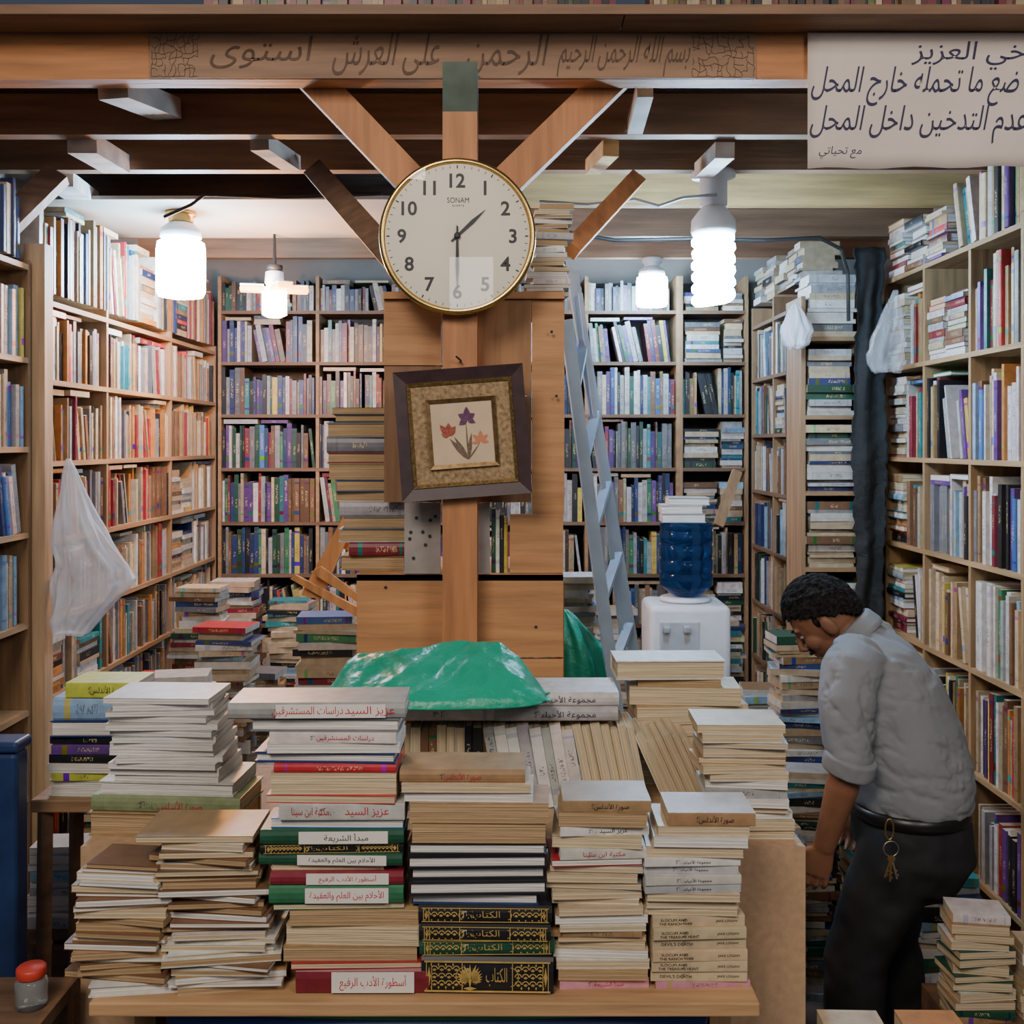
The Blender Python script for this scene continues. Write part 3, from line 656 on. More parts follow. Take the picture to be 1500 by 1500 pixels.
jr=thing('glass_jar','small clear jar with a red lid at the lower left corner','jar',(xat(46,1.86),1.86,zsb))
mg,nt,b=newmat('clear_glass'); setin(b,Base_Color=(.8,.85,.85,1),Roughness=.08,Transmission_Weight=.85,IOR=1.3)
MB().lathe([(.022,0),(.027,.004),(.028,.045),(.022,.055)],24).build('jar_body',mg,jr,True)
MB().lathe([(.025,.0552),(.026,.057),(.026,.07),(.023,.073)],24).build('lid',mat('red_lid',(.55,.05,.03),.4,0,.1),jr,True)
s2=thing('wooden_stool','brown stool at the bottom right under a few books','stool',(.68,1.8,0))
z2=.945
child(MB().rbox((.68,1.79,z2-.014),(.26,.11,.028),.004),'seat',M_SHELFB,s2)
for i in(-1,1):
    for j in(-1,1): child(MB().box((.68+i*.11,1.79+j*.035,(z2-.028)/2),(.025,.025,z2-.028)),'leg',M_SHELFB,s2)
stack('left pair at the bottom edge',1.74,z2,[(24,1215,1305,'cream','s',False,'cream'),(20,1220,1312,'tan','p',False,'old')],17,2,.1)
stack('right pair at the bottom edge',1.74,z2,[(24,1335,1425,'orange','s',False,'cream'),(18,1330,1428,'cream','p',False,'cream')],18,2,.1)
c2=thing('wooden_crate','wooden crate on the floor at the right under a book pile','crate',(xat(1490,2.6),2.72,0))
zc2=zat(1510,2.6); xc=xat(1492,2.6)
child(MB().box((xc,2.72,zc2-.01),(.31,.22,.02)),'lid',M_SHELFB,c2)
for i in range(3): child(MB().box((xc,2.615,.09+i*.14),(.31,.015,.12)),'slat',M_SHELFB,c2)
for i in(-1,1): child(MB().box((xc+i*.145,2.73,(zc2-.02)/2),(.02,.2,zc2-.02)),'side_panel',M_SHELFB,c2)
stack('lower right pile beside the man',2.62,zc2,gen(160,9,15,1402,1485,1400,1488,['cream','white','tan','dark green'],19,'ppps',jit=5),19,10,.15)
stack('short pile at lower right edge',2.64,zc2,gen(110,9,15,1502,1565,1500,1568,['cream','white','tan'],20,'ppps',jit=3),20,6,.15)
# ------------------------------------------------------------ pillar cabinet
pc=thing('wooden_cabinet','orange plywood cabinet boxed around the post under the framed picture','cabinet',(xat(675,2.75),2.9,0))
D=2.74
def pan(u0,u1,v0,v1,y,m,name='panel',t=.018):
    return child(MB().box(((xat(u0,D)+xat(u1,D))/2,y+t/2,(zat(v0,D)+zat(v1,D))/2),(xat(u1,D)-xat(u0,D),t,zat(v0,D)-zat(v1,D))),name,m,pc)
zt_=zat(838,D)
pan(526,824,839,958,2.70,M_PLY,'front_board'); pan(526,824,961,1100,2.70,M_PLY,'front_board')
child(MB().box(((xat(526,D)+xat(824,D))/2,2.709,zat(1102,D)/2),(xat(824,D)-xat(526,D),.018,zat(1102,D))),'front_board',M_PLY,pc)
for u in (529,821): child(MB().box((xat(u,D),2.92,(zt_-.02)/2),(.018,.40,zt_-.02)),'side_panel',M_PLYV,pc)
child(MB().box(((xat(526,D)+xat(824,D))/2,2.91,zt_-.009),(xat(824,D)-xat(526,D),.42,.0178)),'counter_shelf',M_PLY,pc)
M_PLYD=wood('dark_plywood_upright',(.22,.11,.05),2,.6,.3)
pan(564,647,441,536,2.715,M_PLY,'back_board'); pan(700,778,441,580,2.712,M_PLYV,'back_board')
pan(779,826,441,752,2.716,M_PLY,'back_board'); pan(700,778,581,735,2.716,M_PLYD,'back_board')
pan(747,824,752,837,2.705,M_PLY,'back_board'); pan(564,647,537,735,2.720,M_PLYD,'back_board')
child(MB().box(((xat(564,D)+xat(826,D))/2,2.91,zat(441,D)+.01),(xat(826,D)-xat(564,D),.42,.018)),'top_board',M_PLY,pc)
child(MB().box((xat(820,D),2.92,(zt_+zat(441,D))/2),(.016,.36,zat(441,D)-zt_-.004)),'side_panel',M_PLYV,pc)
for (u,v) in ((808,486),(815,580),(565,860),(785,918)):
    child(MB().lathe([(.004,0),(.004,.003),(.001,.004)],12,T3(P(u,v,2.699))@RX(PI/2)),'nail',M_WIRE,pc)
gb=one('grey_board','grey perforated board left of the post under the picture','board',MB().box((xat(621,D),2.70,zat(837,D)+(zat(735,D)-zat(837,D))/2),(xat(647,D)-xat(595,D),.012,zat(735,D)-zat(837,D))),M_GREYB)
hm=MB(); r=random.Random(9)
for i in range(9): hm.lathe([(.0045,0),(.0045,.001)],10,T3(P(600+r.random()*42,750+r.random()*78,2.692))@RX(PI/2))
child(hm,'hole_marks',M_WIRE,gb)
one('grey_board','narrow grey board right of the post under the picture','board',MB().box((xat(709,D),2.70,(zat(735,D)+zat(837,D))/2),(xat(718,D)-xat(700,D),.012,zat(735,D)-zat(837,D))),M_GREYB)
stack('grey stack left of framed picture',2.76,zt_,
  [(10,485,570,'black','p',False,'old'),(12,488,590,'black','p',True,'old'),(22,478,590,'grey','p',True,'old'),(22,476,590,'grey','s',True,'old'),(16,478,592,'maroon','p',True,'old'),(24,480,592,'tan','p',True,'old'),(18,490,595,'navy blue','p',True,'old'),(14,492,594,'white','p',False,'old'),(22,496,594,'pale grey','s',True,'old'),(18,500,594,'grey','p',True,'old'),(20,494,592,'pale grey','p',True,'old'),(20,510,594,'maroon','s',True,'old'),(22,498,594,'tan','p',True,'old')],22,3,.19)
stack('ragged stack above cabinet beside clock',2.76,zat(441,D)+.0192,
  gen(135,5,10,785,836,772,830,['white','pale grey','cream','tan','light blue'],23,'ppps',('white','cream','old'),jit=6),23,9,.17)
r=random.Random(24); x=xat(720,2.74)
for n in range(4):
    t=.0105; cn=['dark green','white','black','yellow'][n]; L=.17-.008*n
    book(L,.1,t,cn,'cream',True,T3((x+t,2.725+.05,zt_+L/2))@STAND,f"thin {cn} book standing beside the post under the picture",'thin books beside the post',r); x+=t+.0006
# ------------------------------------------------------------ clock
ck=thing('wall_clock','round white wall clock with a gold rim on the post','clock',P(671,350,2.60)); kx=2.56/1500; R0=114*kx
F=RX(PI/2)
MB().lathe([(R0-.004,.001),(R0-.004,.03),(R0-.02,.034)],64,F).build('clock_case',mat('ivory_plastic',(.6,.52,.4),.4,0,.05),ck,True)
MB().ring(R0-.006,.0085,96,12,T3((0,-.032,0))@F).build('rim',M_GOLD,ck,True)
MB().lathe([(R0-.01,.034),(R0-.01,.0355)],72,F).build('dial',M_WHITE,ck)
tk=MB()
for i in range(60):
    a=2*PI*i/60; w,l=(.003,.008) if i%5==0 else (.0013,.006)
    tk.box((0,-.0362,R0-.021),(w,.001,l),RY(a))
tk.build('minute_marks',M_BLACK,ck)
for i in range(1,13):
    a=2*PI*i/12; rr=R0*.715
    text(str(i),'numeral',None,.036,T3((rr*math.sin(a),-.0364,rr*math.cos(a))),M_BLACK,ck)
text('SONAM','brand_lettering',.055,.0135,T3((.002,-.0364,.09)),M_BLACK,ck)
text('QUARTZ','brand_lettering',.03,.005,T3((.002,-.0364,.076)),M_BLACK,ck)
def hand(nm,a,l,w,tail,m,y):
    vs=[(-w*.5,y,-tail),(w*.5,y,-tail),(w,y,l*.55),(0,y,l),(-w,y,l*.55)]; vs+= [(p[0],y-.0012,p[2]) for p in vs]
    fs=[(0,1,2,3,4),(9,8,7,6,5)]+[(i,(i+1)%5,5+(i+1)%5,5+i) for i in range(5)]
    MB().add(vs,fs,RY(a)).build(nm,m,ck)
hand('hour_hand',math.radians(47),.098,.005,.02,M_BLACK,-.0375)
hand('minute_hand',math.radians(180),.14,.0042,.025,M_BLACK,-.040)
hand('second_hand',math.radians(358),.03,.0014,.09,M_BLACK,-.0424)
MB().lathe([(.008,.036),(.008,.044),(.004,.0445)],20,F).build('hub',M_BLACK,ck,True)
mgl=bpy.data.materials.new('clock_glass'); mgl.use_nodes=True; nt=mgl.node_tree; nt.nodes.clear()
o_=nt.nodes.new('ShaderNodeOutputMaterial'); mx=nt.nodes.new('ShaderNodeMixShader'); fr=nt.nodes.new('ShaderNodeFresnel'); fr.inputs[0].default_value=1.5
tp=nt.nodes.new('ShaderNodeBsdfTransparent'); gl=nt.nodes.new('ShaderNodeBsdfGlossy'); gl.inputs['Roughness'].default_value=.0
nt.links.new(fr.outputs[0],mx.inputs[0]); nt.links.new(tp.outputs[0],mx.inputs[1]); nt.links.new(gl.outputs[0],mx.inputs[2]); nt.links.new(mx.outputs[0],o_.inputs[0])
gv=[(R0*.965*math.cos(2*PI*i/64),-.047,R0*.965*math.sin(2*PI*i/64)) for i in range(64)]
mk('glass',gv,[tuple(range(64))],mgl,ck)
# ------------------------------------------------------------ framed picture
pf=thing('framed_picture','square framed flower picture hanging crooked below the clock','picture',P(678,634,2.595),None,(0,math.radians(-4.2),0))
kp=2.58/1500
def sq_frame(a,b,y0,y1):
    mb=MB(); a*=kp;b*=kp
    o=[(-a,-a),(a,-a),(a,a),(-a,a)]; i=[(-b,-b),(b,-b),(b,b),(-b,b)]
    vs=[(x,y0,z) for x,z in o]+[(x,y1,z) for x,z in o]+[(x,(y1*.6+y0*.4),z) for x,z in i]+[(x,y0,z) for x,z in i]
    fs=[]
    for q in range(4):
        w=(q+1)%4; fs+=[(q,w,4+w,4+q),(4+q,4+w,8+w,8+q),(8+q,8+w,12+w,12+q),(12+q,12+w,w,q)]
    return mb.add(vs,fs)
sq_frame(95,76,0,-.026).build('outer_frame',mat('dark_brown_frame',(.045,.022,.025),.5,0,.3,30),pf)
sq_frame(77,72,-.004,-.02).build('gold_bead',mat('antique_gold',(.35,.22,.08),.4,.8,.5,150),pf)
MB().box((0,-.006,0),(146*kp,.008,146*kp)).build('mat_board',mat('speckled_mat',(.3,.2,.1),.8,0,.5,90),pf)
sq_frame(51,45,-.009,-.02).build('inner_frame',mat('dark_gold',(.2,.12,.05),.4,.7,.4,80),pf)
MB().box((0,-.0115,0),(90*kp,.003,90*kp)).build('picture_sheet',mat('cream_sheet',(.62,.46,.3),.7,0,.1),pf)
def petals(c,specs,m,name):
    mb=MB()
    for j,(a,l,w) in enumerate(specs):
        a=math.radians(a); dx,dz=math.sin(a),math.cos(a); px,pz=dz,-dx
        pts=[(0,0)]+[(t*l,w*math.sin(PI*t**.8)) for t in (.2,.45,.7,.9)]+[(l,0)]+[(t*l,-w*math.sin(PI*t**.8)) for t in (.9,.7,.45,.2)]
        y=-.0135-.0002*j
        mb.add([((c[0]+dx*s_+px*q)*kp,y,(c[1]+dz*s_+pz*q)*kp) for s_,q in pts],[tuple(range(len(pts)))])
    mb.build(name,m,pf)
petals((8,20),[(0,18,5),(-60,15,5),(60,14,5),(-125,15,5),(120,14,4)],mat('violet_paint',(.13,.05,.11),.8,0,.4,200),'iris_painting')
petals((-20,-4),[(0,20,6),(-35,22,5),(35,18,5),(-70,12,4)],mat('red_paint',(.33,.08,.05),.8,0,.4,200),'tulip_painting')
petals((26,-14),[(0,16,4),(-50,16,3.5),(50,14,3.5),(100,12,3),(-100,14,3)],mat('coral_paint',(.55,.2,.1),.8,0,.3),'lily_painting')
petals((6,-40),[(0,60,1.2),(-38,42,4),(-28,40,3.5),(38,30,1.2),(10,40,3)],mat('stem_paint',(.16,.11,.07),.8,0,.4,200),'stem_painting')
one('nail','bent nail in the post above the framed picture','nail',MB().tube([P(675,530,2.602),P(675,528,2.585),P(668,522,2.575)],.0025),M_WIRE)
# ------------------------------------------------------------ paper sign
sg=thing('paper_sign','handwritten white Arabic paper sign hanging from the beam at right','sign',P(1183,247,2.685))
D=2.685; n=14; vs=[];fs=[]
for i in range(n+1):
    for j in range(9):
        p=P(1183+i*(1545-1183)/n,48+j*199/8,D); p.y-=.0012*math.sin(i*.9)*(j/8); p.z+= (.006*(i/n)+.003*math.sin(i*1.3) if j==8 else 0); vs.append(p-sg.location)
for i in range(n):
    for j in range(8): a=i*9+j; fs.append((a,a+1,a+10,a+9))
o=mk('paper_sheet',vs,fs,M_PAPER,sg,True); md=o.modifiers.new('s','SOLIDIFY'); md.thickness=.0006; md.offset=1
Dt=2.6825
btext('أخي العزيز',1338,1513,52,102,Dt,M_INK,sg,'handwriting',.2); btext('ضع ما تحمله خارج المحل',1190,1492,97,155,Dt,M_INK,sg,'handwriting',.2)
btext('عدم التدخين داخل المحل',1188,1503,154,210,Dt,M_INK,sg,'handwriting',.2); btext('مع تحياتي',1200,1262,214,232,Dt,M_INK,sg,'handwriting',.2)
# ------------------------------------------------------------ lamps
M_E=emit('cool_led',(.48,.73,1.0),160); M_EW=emit('warm_led',(1,.30,.04),9); M_EWH=emit('warm_core',(1,.62,.3),60)
def led(u,v,D,rw,h,label,strm,mcap,hang=2.92):
    p=P(u,v,D); k=D/1500; r_=rw*k; hh=h*k
    t=thing('light_bulb',label,'light bulb',p)
    MB().lathe([(r_*.7,hh*.5),(r_*.95,hh*.44),(r_,hh*.3),(r_,-hh*.38),(r_*.9,-hh*.47),(r_*.5,-hh*.5)],28).build('diffuser',strm,t,True)
    MB().lathe([(r_*.72,hh*.5),(r_*.84,hh*.53),(r_*.8,hh*.68),(r_*.55,hh*.76),(r_*.4,hh*.79)],24).build('heat_sink',M_WPLA,t,True)
    top=hang-p.z
    MB().lathe([(r_*.42,hh*.79),(r_*.5,hh*.8),(r_*.5,min(hh*.9,top-.012)),(r_*.62,min(hh*.91,top-.01)),(r_*.62,top)],24).build('socket',mcap,t,True)
    return t
led(265,394,4.07,35,86,'large glowing white bulb with brass socket hanging at left',M_E,M_BRASS,2.9205)
led(955,427,5.17,23,46,'smaller white bulb deep in the shop right of the ladder',M_E,M_WPLA,2.936)
t=thing('light_bulb','brightest bulb, a large glowing spiral in a white socket at right','light bulb',P(1045,395,3.53)); k=3.53/1500
sp=[(23*k*math.cos(a*.5),23*k*math.sin(a*.5),(48-1.35*a)*k) for a in range(0,72)]
MB().tube(sp,9.5*k).build('spiral_tube',M_E,t,True)
MB().lathe([(10*k,46*k),(12*k,40*k),(12*k,-44*k),(6*k,-50*k)],20).build('inner_tube',M_E,t,True)
MB().lathe([(30*k,50*k),(33*k,56*k),(32*k,72*k),(20*k,88*k),(15*k,92*k)],24).build('ballast',M_WPLA,t,True)
zt2=2.936-t.location.z
MB().lathe([(16*k,92*k),(20*k,94*k),(20*k,zt2-.02),(32*k,zt2-.018),(32*k,zt2)],24).build('socket',M_WPLA,t,True)
t=thing('light_bulb','folding lamp with warm orange leaves glowing on the left','light bulb',P(402,425,4.5))
k=4.5/1500
MB().lathe([(10*k,-40*k),(18*k,-36*k),(18*k,2*k),(10*k,6*k)],24).build('core',M_EWH,t,True)
for a in (0,PI/2,PI,3*PI/2+.3):
    lf=MB().rbox((32*k,0,0),(34*k,24*k,7*k),.006,2,RZ(a+.25)).build('leaf',M_EW,t)
    MB().rbox((32*k,0,5.6*k),(34*k,24*k,3*k),.004,2,RZ(a+.25)).build('back_cover',M_WPLA,lf)
MB().lathe([(12*k,7*k),(14*k,10*k),(13*k,26*k),(9*k,28*k)],20).build('neck',M_WPLA,t,True)
zt2=2.9205-t.location.z
MB().lathe([(10*k,28*k),(12*k,30*k),(12*k,36*k),(3*k,38*k),(2*k,zt2)],20).build('socket',M_WIRE,t,True)
wl=bpy.data.lights.new('warm_bulb_light','POINT'); wl.energy=62; wl.color=(1,.40,.10); wl.shadow_soft_size=.05
wo=bpy.data.objects.new('warm_bulb_light',wl); C.objects.link(wo); wo.location=t.location+Vector((-.04,-.22,-.13))
one('electric_cable','black cable sagging along the joists left of the clock','cable',MB().tube([P(240,318,3.46),P(280,300,3.46),P(300,285,3.46),P(420,289,3.46),P(560,284,3.46)],.006),M_WIRE)
one('electric_cable','grey cable strung from the clock toward the right bulbs','cable',MB().tube([P(790,295,3.46),P(860,300,3.46),P(930,292,3.46),P(965,302,3.46),P(1000,290,3.46),P(1050,285,3.46)],.006),M_GWIRE)
one('electric_cable','black cable drooping from the joist down to the tarp','cable',MB().tube([P(800,335,4.0),P(900,352,3.99),P(1010,350,3.98),P(1120,352,3.99),P(1200,348,4.05),P(1232,365,4.1),P(1242,400,4.15),P(1243,470,4.2)],.008),M_WIRE)
# ------------------------------------------------------------ ladder
ld=thing('ladder','silver aluminium ladder leaning behind the wooden cabinet','ladder',(xat(1000,3.3),3.35,0))
def rail(D,ut,vt,ub,vb):
    p=P(ut,vt,D); q=P(ub,vb,D); d=(q-p); return p,p+d*(p.z/-d.z)
ra=rail(3.12,829,470,898,1000); rb=rail(3.42,838,400,928,960)
for p,b in (ra,rb):
    child(MB().bar(p,b+Vector((0,0,.004)),.07,.036,(1,0,0)),'rail',M_ALU,ld)
for i in range(1,11):
    f=i/11; child(MB().bar(ra[0].lerp(ra[1],f)+Vector((0,.036,0)),rb[0].lerp(rb[1],f)-Vector((0,.036,0)),.03,.018),'rung',M_ALU,ld)
for p,b in (ra,rb): child(MB().rbox((b.x,b.y,.03),(.05,.075,.06),.008),'rubber_foot',M_WIRE,ld)
rc=rail(3.36,850,430,914,960)
child(MB().bar(rc[0],rc[1]+Vector((0,0,.004)),.03,.014,(1,0,0)),'support_rail',M_ALU,ld)
def sheet_bag(name,label,cat,prof,D,m,depth=.1,seed=0,fold=.15,n=56):
    r=random.Random(seed); ph=[r.uniform(0,6.28) for _ in range(6)]
    mb=MB(); vs=[];fs=[]; k=D/1500
    dens=[]
    for (v0,u0,w0),(v1,u1,w1) in zip(prof,prof[1:]):
        for q in range(4): f=q/4; dens.append((v0+(v1-v0)*f,u0+(u1-u0)*f,w0+(w1-w0)*f))
    prof=dens+[prof[-1]]
    for i,(v,u,hw) in enumerate(prof):
        c=P(u,v,D)
        for j in range(n):
            a=2*PI*j/n; tt=i/len(prof)
            f=1+fold*.5*(abs(math.sin(3*a+ph[0]+tt*3))*1.2-.6+.5*math.sin(8*a+ph[1]-tt*5)+.35*math.sin(15*a+ph[3]+tt*9)+.3*math.sin(tt*22+2*a+ph[4]))
            vs.append((c.x+hw*k*f*math.cos(a),c.y+min(depth,hw*k)*f*math.sin(a),c.z+hw*k*.1*math.sin(3*a+ph[2])))
    for i in range(len(prof)-1):
        for j in range(n): q=(j+1)%n; fs.append((i*n+j,(i+1)*n+j,(i+1)*n+q,i*n+q))
    fs.append(tuple(range(n))); fs.append(tuple(reversed([(len(prof)-1)*n+i for i in range(n)])))
    return one(name,label,cat,mb.add(vs,fs),m,None,None,True)
sheet_bag('plastic_bag','green plastic sack slumped beside the ladder behind the cabinet','bag',[(893,826,5),(905,830,14),(925,836,26),(955,843,40),(1000,848,50),(1080,850,54),(1180,850,54),(1300,852,56)],3.26,M_GREENP,.07,4,.3)
sheet_bag('plastic_bag','white plastic carrier bag hanging from the left wall shelf','bag',[(672,100,3),(690,102,8),(720,106,15),(760,112,25),(800,122,38),(830,136,50),(850,138,52),(875,126,42),(905,112,33),(928,105,22)],3.40,M_FILMW,.05,2,.4)
sheet_bag('plastic_bag','clear plastic bag hanging on the right wall shelf','bag',[(425,1312,3),(450,1308,10),(490,1302,20),(520,1298,26),(545,1298,18)],4.05,M_FILMC,.04,7,.4)
sheet_bag('plastic_bag','pale plastic bag hanging high before the right rear bookcase','bag',[(445,1165,4),(465,1166,14),(485,1168,22),(505,1166,16),(512,1165,6)],4.2,M_FILMW,.04,9,.4)
n,mm=100,50; vs=[];fs=[]
xa,xb=xat(470,2.16),xat(804,2.16); zb_=zat(1034,2.16)
PR=[(0,.004),(.05,.03),(.1,.062),(.15,.078),(.35,.086),(.55,.098),(.72,.110),(.8,.108),(.88,.08),(.95,.04),(1,.008)]
def hgt(s,t):
    for a,b in zip(PR,PR[1:]):
        if a[0]<=s<=b[0]:
            w=(s-a[0])/(b[0]-a[0]); H=a[1]+(b[1]-a[1])*w; break
    e=math.sin(PI*t)**.5
    q=lambda x:abs((x%1)*2-1)
    fo=.007*q(2.3*s+.9*t)+.006*q(4.1*s-2.2*t+.3)+.004*q(3*t+1.3*s)+.003*q(7.3*s+3.1*t)+.002*q(11*s-5*t)
    slope=.2+.8*(t/.75)**.9 if t<.75 else 1-.6*((t-.75)/.25)**1.5
    return max(.001,H*slope-.010+fo*e*min(1,H*14))
for i in range(n+1):
    for j in range(mm+1):
        s=i/n; t=j/mm; w=.03+.10*math.sin(PI*min(1,s*1.02))**.5+.008*math.sin(7*s)
        vs.append((xa+(xb-xa)*s+.008*math.sin(7*t),2.20+(t-.5)*2*w+.012*math.sin(5*s),zb_+.0125+(hgt(s,t) if 0<j<mm else .002)))
N0=len(vs); W_=mm+1
for q in range(N0): vs.append((vs[q][0],vs[q][1],zb_+.0115))
for i in range(n):
    for j in range(mm):
        a=i*W_+j; fs.append((a,a+W_,a+W_+1,a+1)); fs.append((N0+a,N0+a+1,N0+a+W_+1,N0+a+W_))
for i in range(n):
    a=i*W_; fs.append((a,N0+a,N0+a+W_,a+W_)); b_=i*W_+mm; fs.append((b_,b_+W_,N0+b_+W_,N0+b_))
for j in range(mm):
    fs.append((j,j+1,N0+j+1,N0+j)); a=n*W_+j; fs.append((a,N0+a,N0+a+1,a+1))
one('plastic_bag','crumpled bright green plastic bag lying on the counter books','bag',MB().add(vs,fs),M_GREENP,None,None,True)
vs=[];fs=[];n,mm=16,60; r=random.Random(17)
edge=[r.uniform(-.012,.012) for _ in range(mm+1)]
for i in range(n+1):
    for j in range(mm+1):
        s=i/n;t=j/mm; vs.append((1.425+(.125+edge[j]*.6)*s+edge[(j*7)%mm]*.6*(1-s)+.008*math.sin(9*t+3*s),4.26+.010*math.sin(9*s+2.5*t)+.005*math.sin(27*t+4*s),zat(362,4.26)-1.6*t))
for i in range(n):
    for j in range(mm): a=i*(mm+1)+j; fs.append((a,a+1,a+mm+2,a+mm+1))
o=one('tarp','rough narrow black tarp strip hanging between the two right hand bookcases','tarp',MB().add(vs,fs),M_TARP,None,None,True); md=o.modifiers.new('s','SOLIDIFY'); md.thickness=.002
# ------------------------------------------------------------ water dispenser
D=4.55;k=D/1500
wd=thing('water_dispenser','white water dispenser standing on the floor right of the ladder','water dispenser',(xat(1012,D),D+.16,0))
hz=zat(888,D); ww=120*k
MB().rbox((0,0,hz/2),(ww,.32,hz),.03,3).build('cabinet',M_WPLA,wd,True)
MB().rbox((-.05,-.158,hz-.14),(ww*.5,.02,.15),.008,2).build('tap_panel',mat('pale_grey_plastic',(.5,.53,.57),.4,0,.05),wd)
for x in (-.11,-.02):
    tp=MB().rbox((x,-.18,hz-.1),(.028,.05,.028),.006).build('tap',mat('grey_tap',(.35,.38,.42),.4,0,.05),wd)
MB().box((0,-.1605,hz*.35),(ww*.8,.002,hz*.5)).build('lower_door',mat('door_white',(.7,.72,.74),.4,0,.03),wd)
MB().lathe([(.10,0),(.12,.005),(.11,.02),(.06,.022)],28,T3((0,0,hz))).build('bottle_collar',M_WPLA,wd,True)
mbw,nt,b=newmat('blue_bottle_plastic'); setin(b,Base_Color=(.03,.11,.33,1),Roughness=.08,Transmission_Weight=.85,IOR=1.15)
bt_=thing('water_bottle','ribbed blue water bottle upside down on the white dispenser','water bottle',(xat(1014,D),D+.16,hz+.0225))
h=zat(768,D)-hz-.0225; rr=40*k
pr=[(.04,0),(rr*.6,.012),(rr*.95,.045)]
for q in range(4):
    z=.055+q*(h-.085)/4; s_=(h-.085)/4; pr+=[(rr,z),(rr,z+s_-.016),(rr*.965,z+s_-.012),(rr*.965,z+s_-.006)]
pr+=[(rr,h-.028),(rr,h-.012),(rr*.9,h)]
MB().lathe(pr,36).build('bottle_body',mbw,bt_,True)
r=random.Random(71); z=zat(768,D)+.0005
for u0,u1,hh,cn,pos in ((975,1040,.04,'pale grey','lowest'),(974,1036,.038,'white','middle'),(985,1046,.034,'pale grey','topmost')):
    book((u1-u0)*k,.15,hh,cn,'white',True,T3((xat((u0+u1)/2,D),D+.16,z))@RZ(r.uniform(-.12,.12)+PI),f"{cn} thick book, {pos} of three lying on the blue water bottle",'books on the water bottle',r); z+=hh+.0004
# ------------------------------------------------------------ wooden folding stand
D=3.3
fs_=thing('folding_book_stand','broken orange wooden folding stand propped left of the cabinet','book stand',P(475,890,D))
def flat(pts,D0,t,m,name,par):
    q=[P(u,v,D0) for u,v in pts]; n=len(q); vs=[p for p in q]+[p+Vector((0,t,0)) for p in q]
    return child(MB().add(vs,[tuple(range(n)),tuple(reversed(range(n,2*n)))]+[(i,n+i,n+(i+1)%n,(i+1)%n) for i in range(n)]),name,m,par)
M_LO=wood('bright_orange_wood',(.6,.28,.1),2)
flat([(440,872),(470,878),(520,762),(518,742),(500,720),(494,728),(506,745),(502,758)],D,.02,M_LO,'carved_panel',fs_)
flat([(425,848),(432,842),(524,890),(524,905)],D-.03,.018,M_LO,'cross_slat',fs_)
flat([(455,838),(470,830),(526,872),(526,884)],D-.055,.018,M_LO,'cross_slat',fs_)
flat([(492,800),(502,792),(528,800),(528,812)],D+.03,.018,M_LO,'short_slat',fs_)
one('wooden_plank','pale plank leaning by the right rear shelves above the dispenser','plank',MB().bar(P(1052,770,5.0),P(1080,690,5.1),.05,.02,(0,1,0)),M_SHELFV)
# ------------------------------------------------------------ man
A=math.radians(160)
man=thing('person','man in grey shirt and black trousers bending over books at right','person',(1.17,3.05,0),None,(0,0,A))
def union(mb,name,m,voxel,smooth,parent,disp=0,dscale=.08,post=2):
    me=bpy.data.meshes.new('tmp'); me.from_pydata([tuple(v) for v in mb.v],[],mb.f)
    bm=bmesh.new(); bm.from_mesh(me); bmesh.ops.recalc_face_normals(bm,faces=bm.faces); bm.to_mesh(me); bm.free()
    o=bpy.data.objects.new('tmp',me); C.objects.link(o)
    a=o.modifiers.new('r','REMESH'); a.mode='VOXEL'; a.voxel_size=voxel
    s=o.modifiers.new('s','SMOOTH'); s.iterations=smooth; s.factor=.5
    if disp:
        tx=bpy.data.textures.new('c','CLOUDS'); tx.noise_scale=dscale; tx.noise_depth=1; d=o.modifiers.new('d','DISPLACE'); d.texture=tx; d.strength=disp; d.mid_level=.5
        if post: s2=o.modifiers.new('s2','SMOOTH'); s2.iterations=post
    dg=bpy.context.evaluated_depsgraph_get(); dg.update()
    nm=bpy.data.meshes.new_from_object(o.evaluated_get(dg)); nm.name=name
    bpy.data.objects.remove(o); bpy.data.meshes.remove(me)
    nm.materials.clear(); nm.materials.append(m); nm.polygons.foreach_set('use_smooth',[True]*len(nm.polygons))
    ob=bpy.data.objects.new(name,nm); C.objects.link(ob); ob.parent=parent
    return ob
HC=Vector((.228,0,1.468)); MH=T3(HC)@RY(math.radians(46))@Matrix.Diagonal((1.01,1.0,1.02,1))
body=MB()
body.loft([((-.01,0,.80),.12,.15),((0,0,.90),.13,.155),((.015,0,1.0),.135,.155),((.05,0,1.12),.125,.16),((.09,0,1.25),.115,.165),((.125,0,1.36),.09,.15),((.14,0,1.41),.06,.085)],24)
body.loft([((.10,0,1.37),.06,.065),((.14,0,1.415),.058,.06),((.185,0,1.445),.056,.058),((.222,0,1.458),.055,.058)],18)
body.ell((0,0,.012),(.098,.077,.108),MH); body.ell((.035,0,-.05),(.062,.058,.062),MH); body.ell((.068,0,-.092),(.026,.03,.02),MH)
body.ell((.084,0,.03),(.016,.052,.012),MH); body.ell((.06,.035,-.025),(.035,.03,.03),MH); body.ell((.06,-.035,-.025),(.035,.03,.03),MH)
body.loft([(MH@Vector((.088,0,.025)),.009,.009),(MH@Vector((.105,0,-.0)),.011,.011),(MH@Vector((.118,0,-.022)),.012,.016),(MH@Vector((.1,0,-.034)),.01,.018)],12)
body.ell((.094,0,-.056),(.01,.024,.006),MH); body.ell((.092,0,-.066),(.01,.021,.007),MH)
for s in(-1,1):
    body.ell((-.005,s*.085,-.005),(.021,.012,.034),MH@RX(s*-.15)); body.ell((.0,s*.08,-.032),(.01,.008,.012),MH)
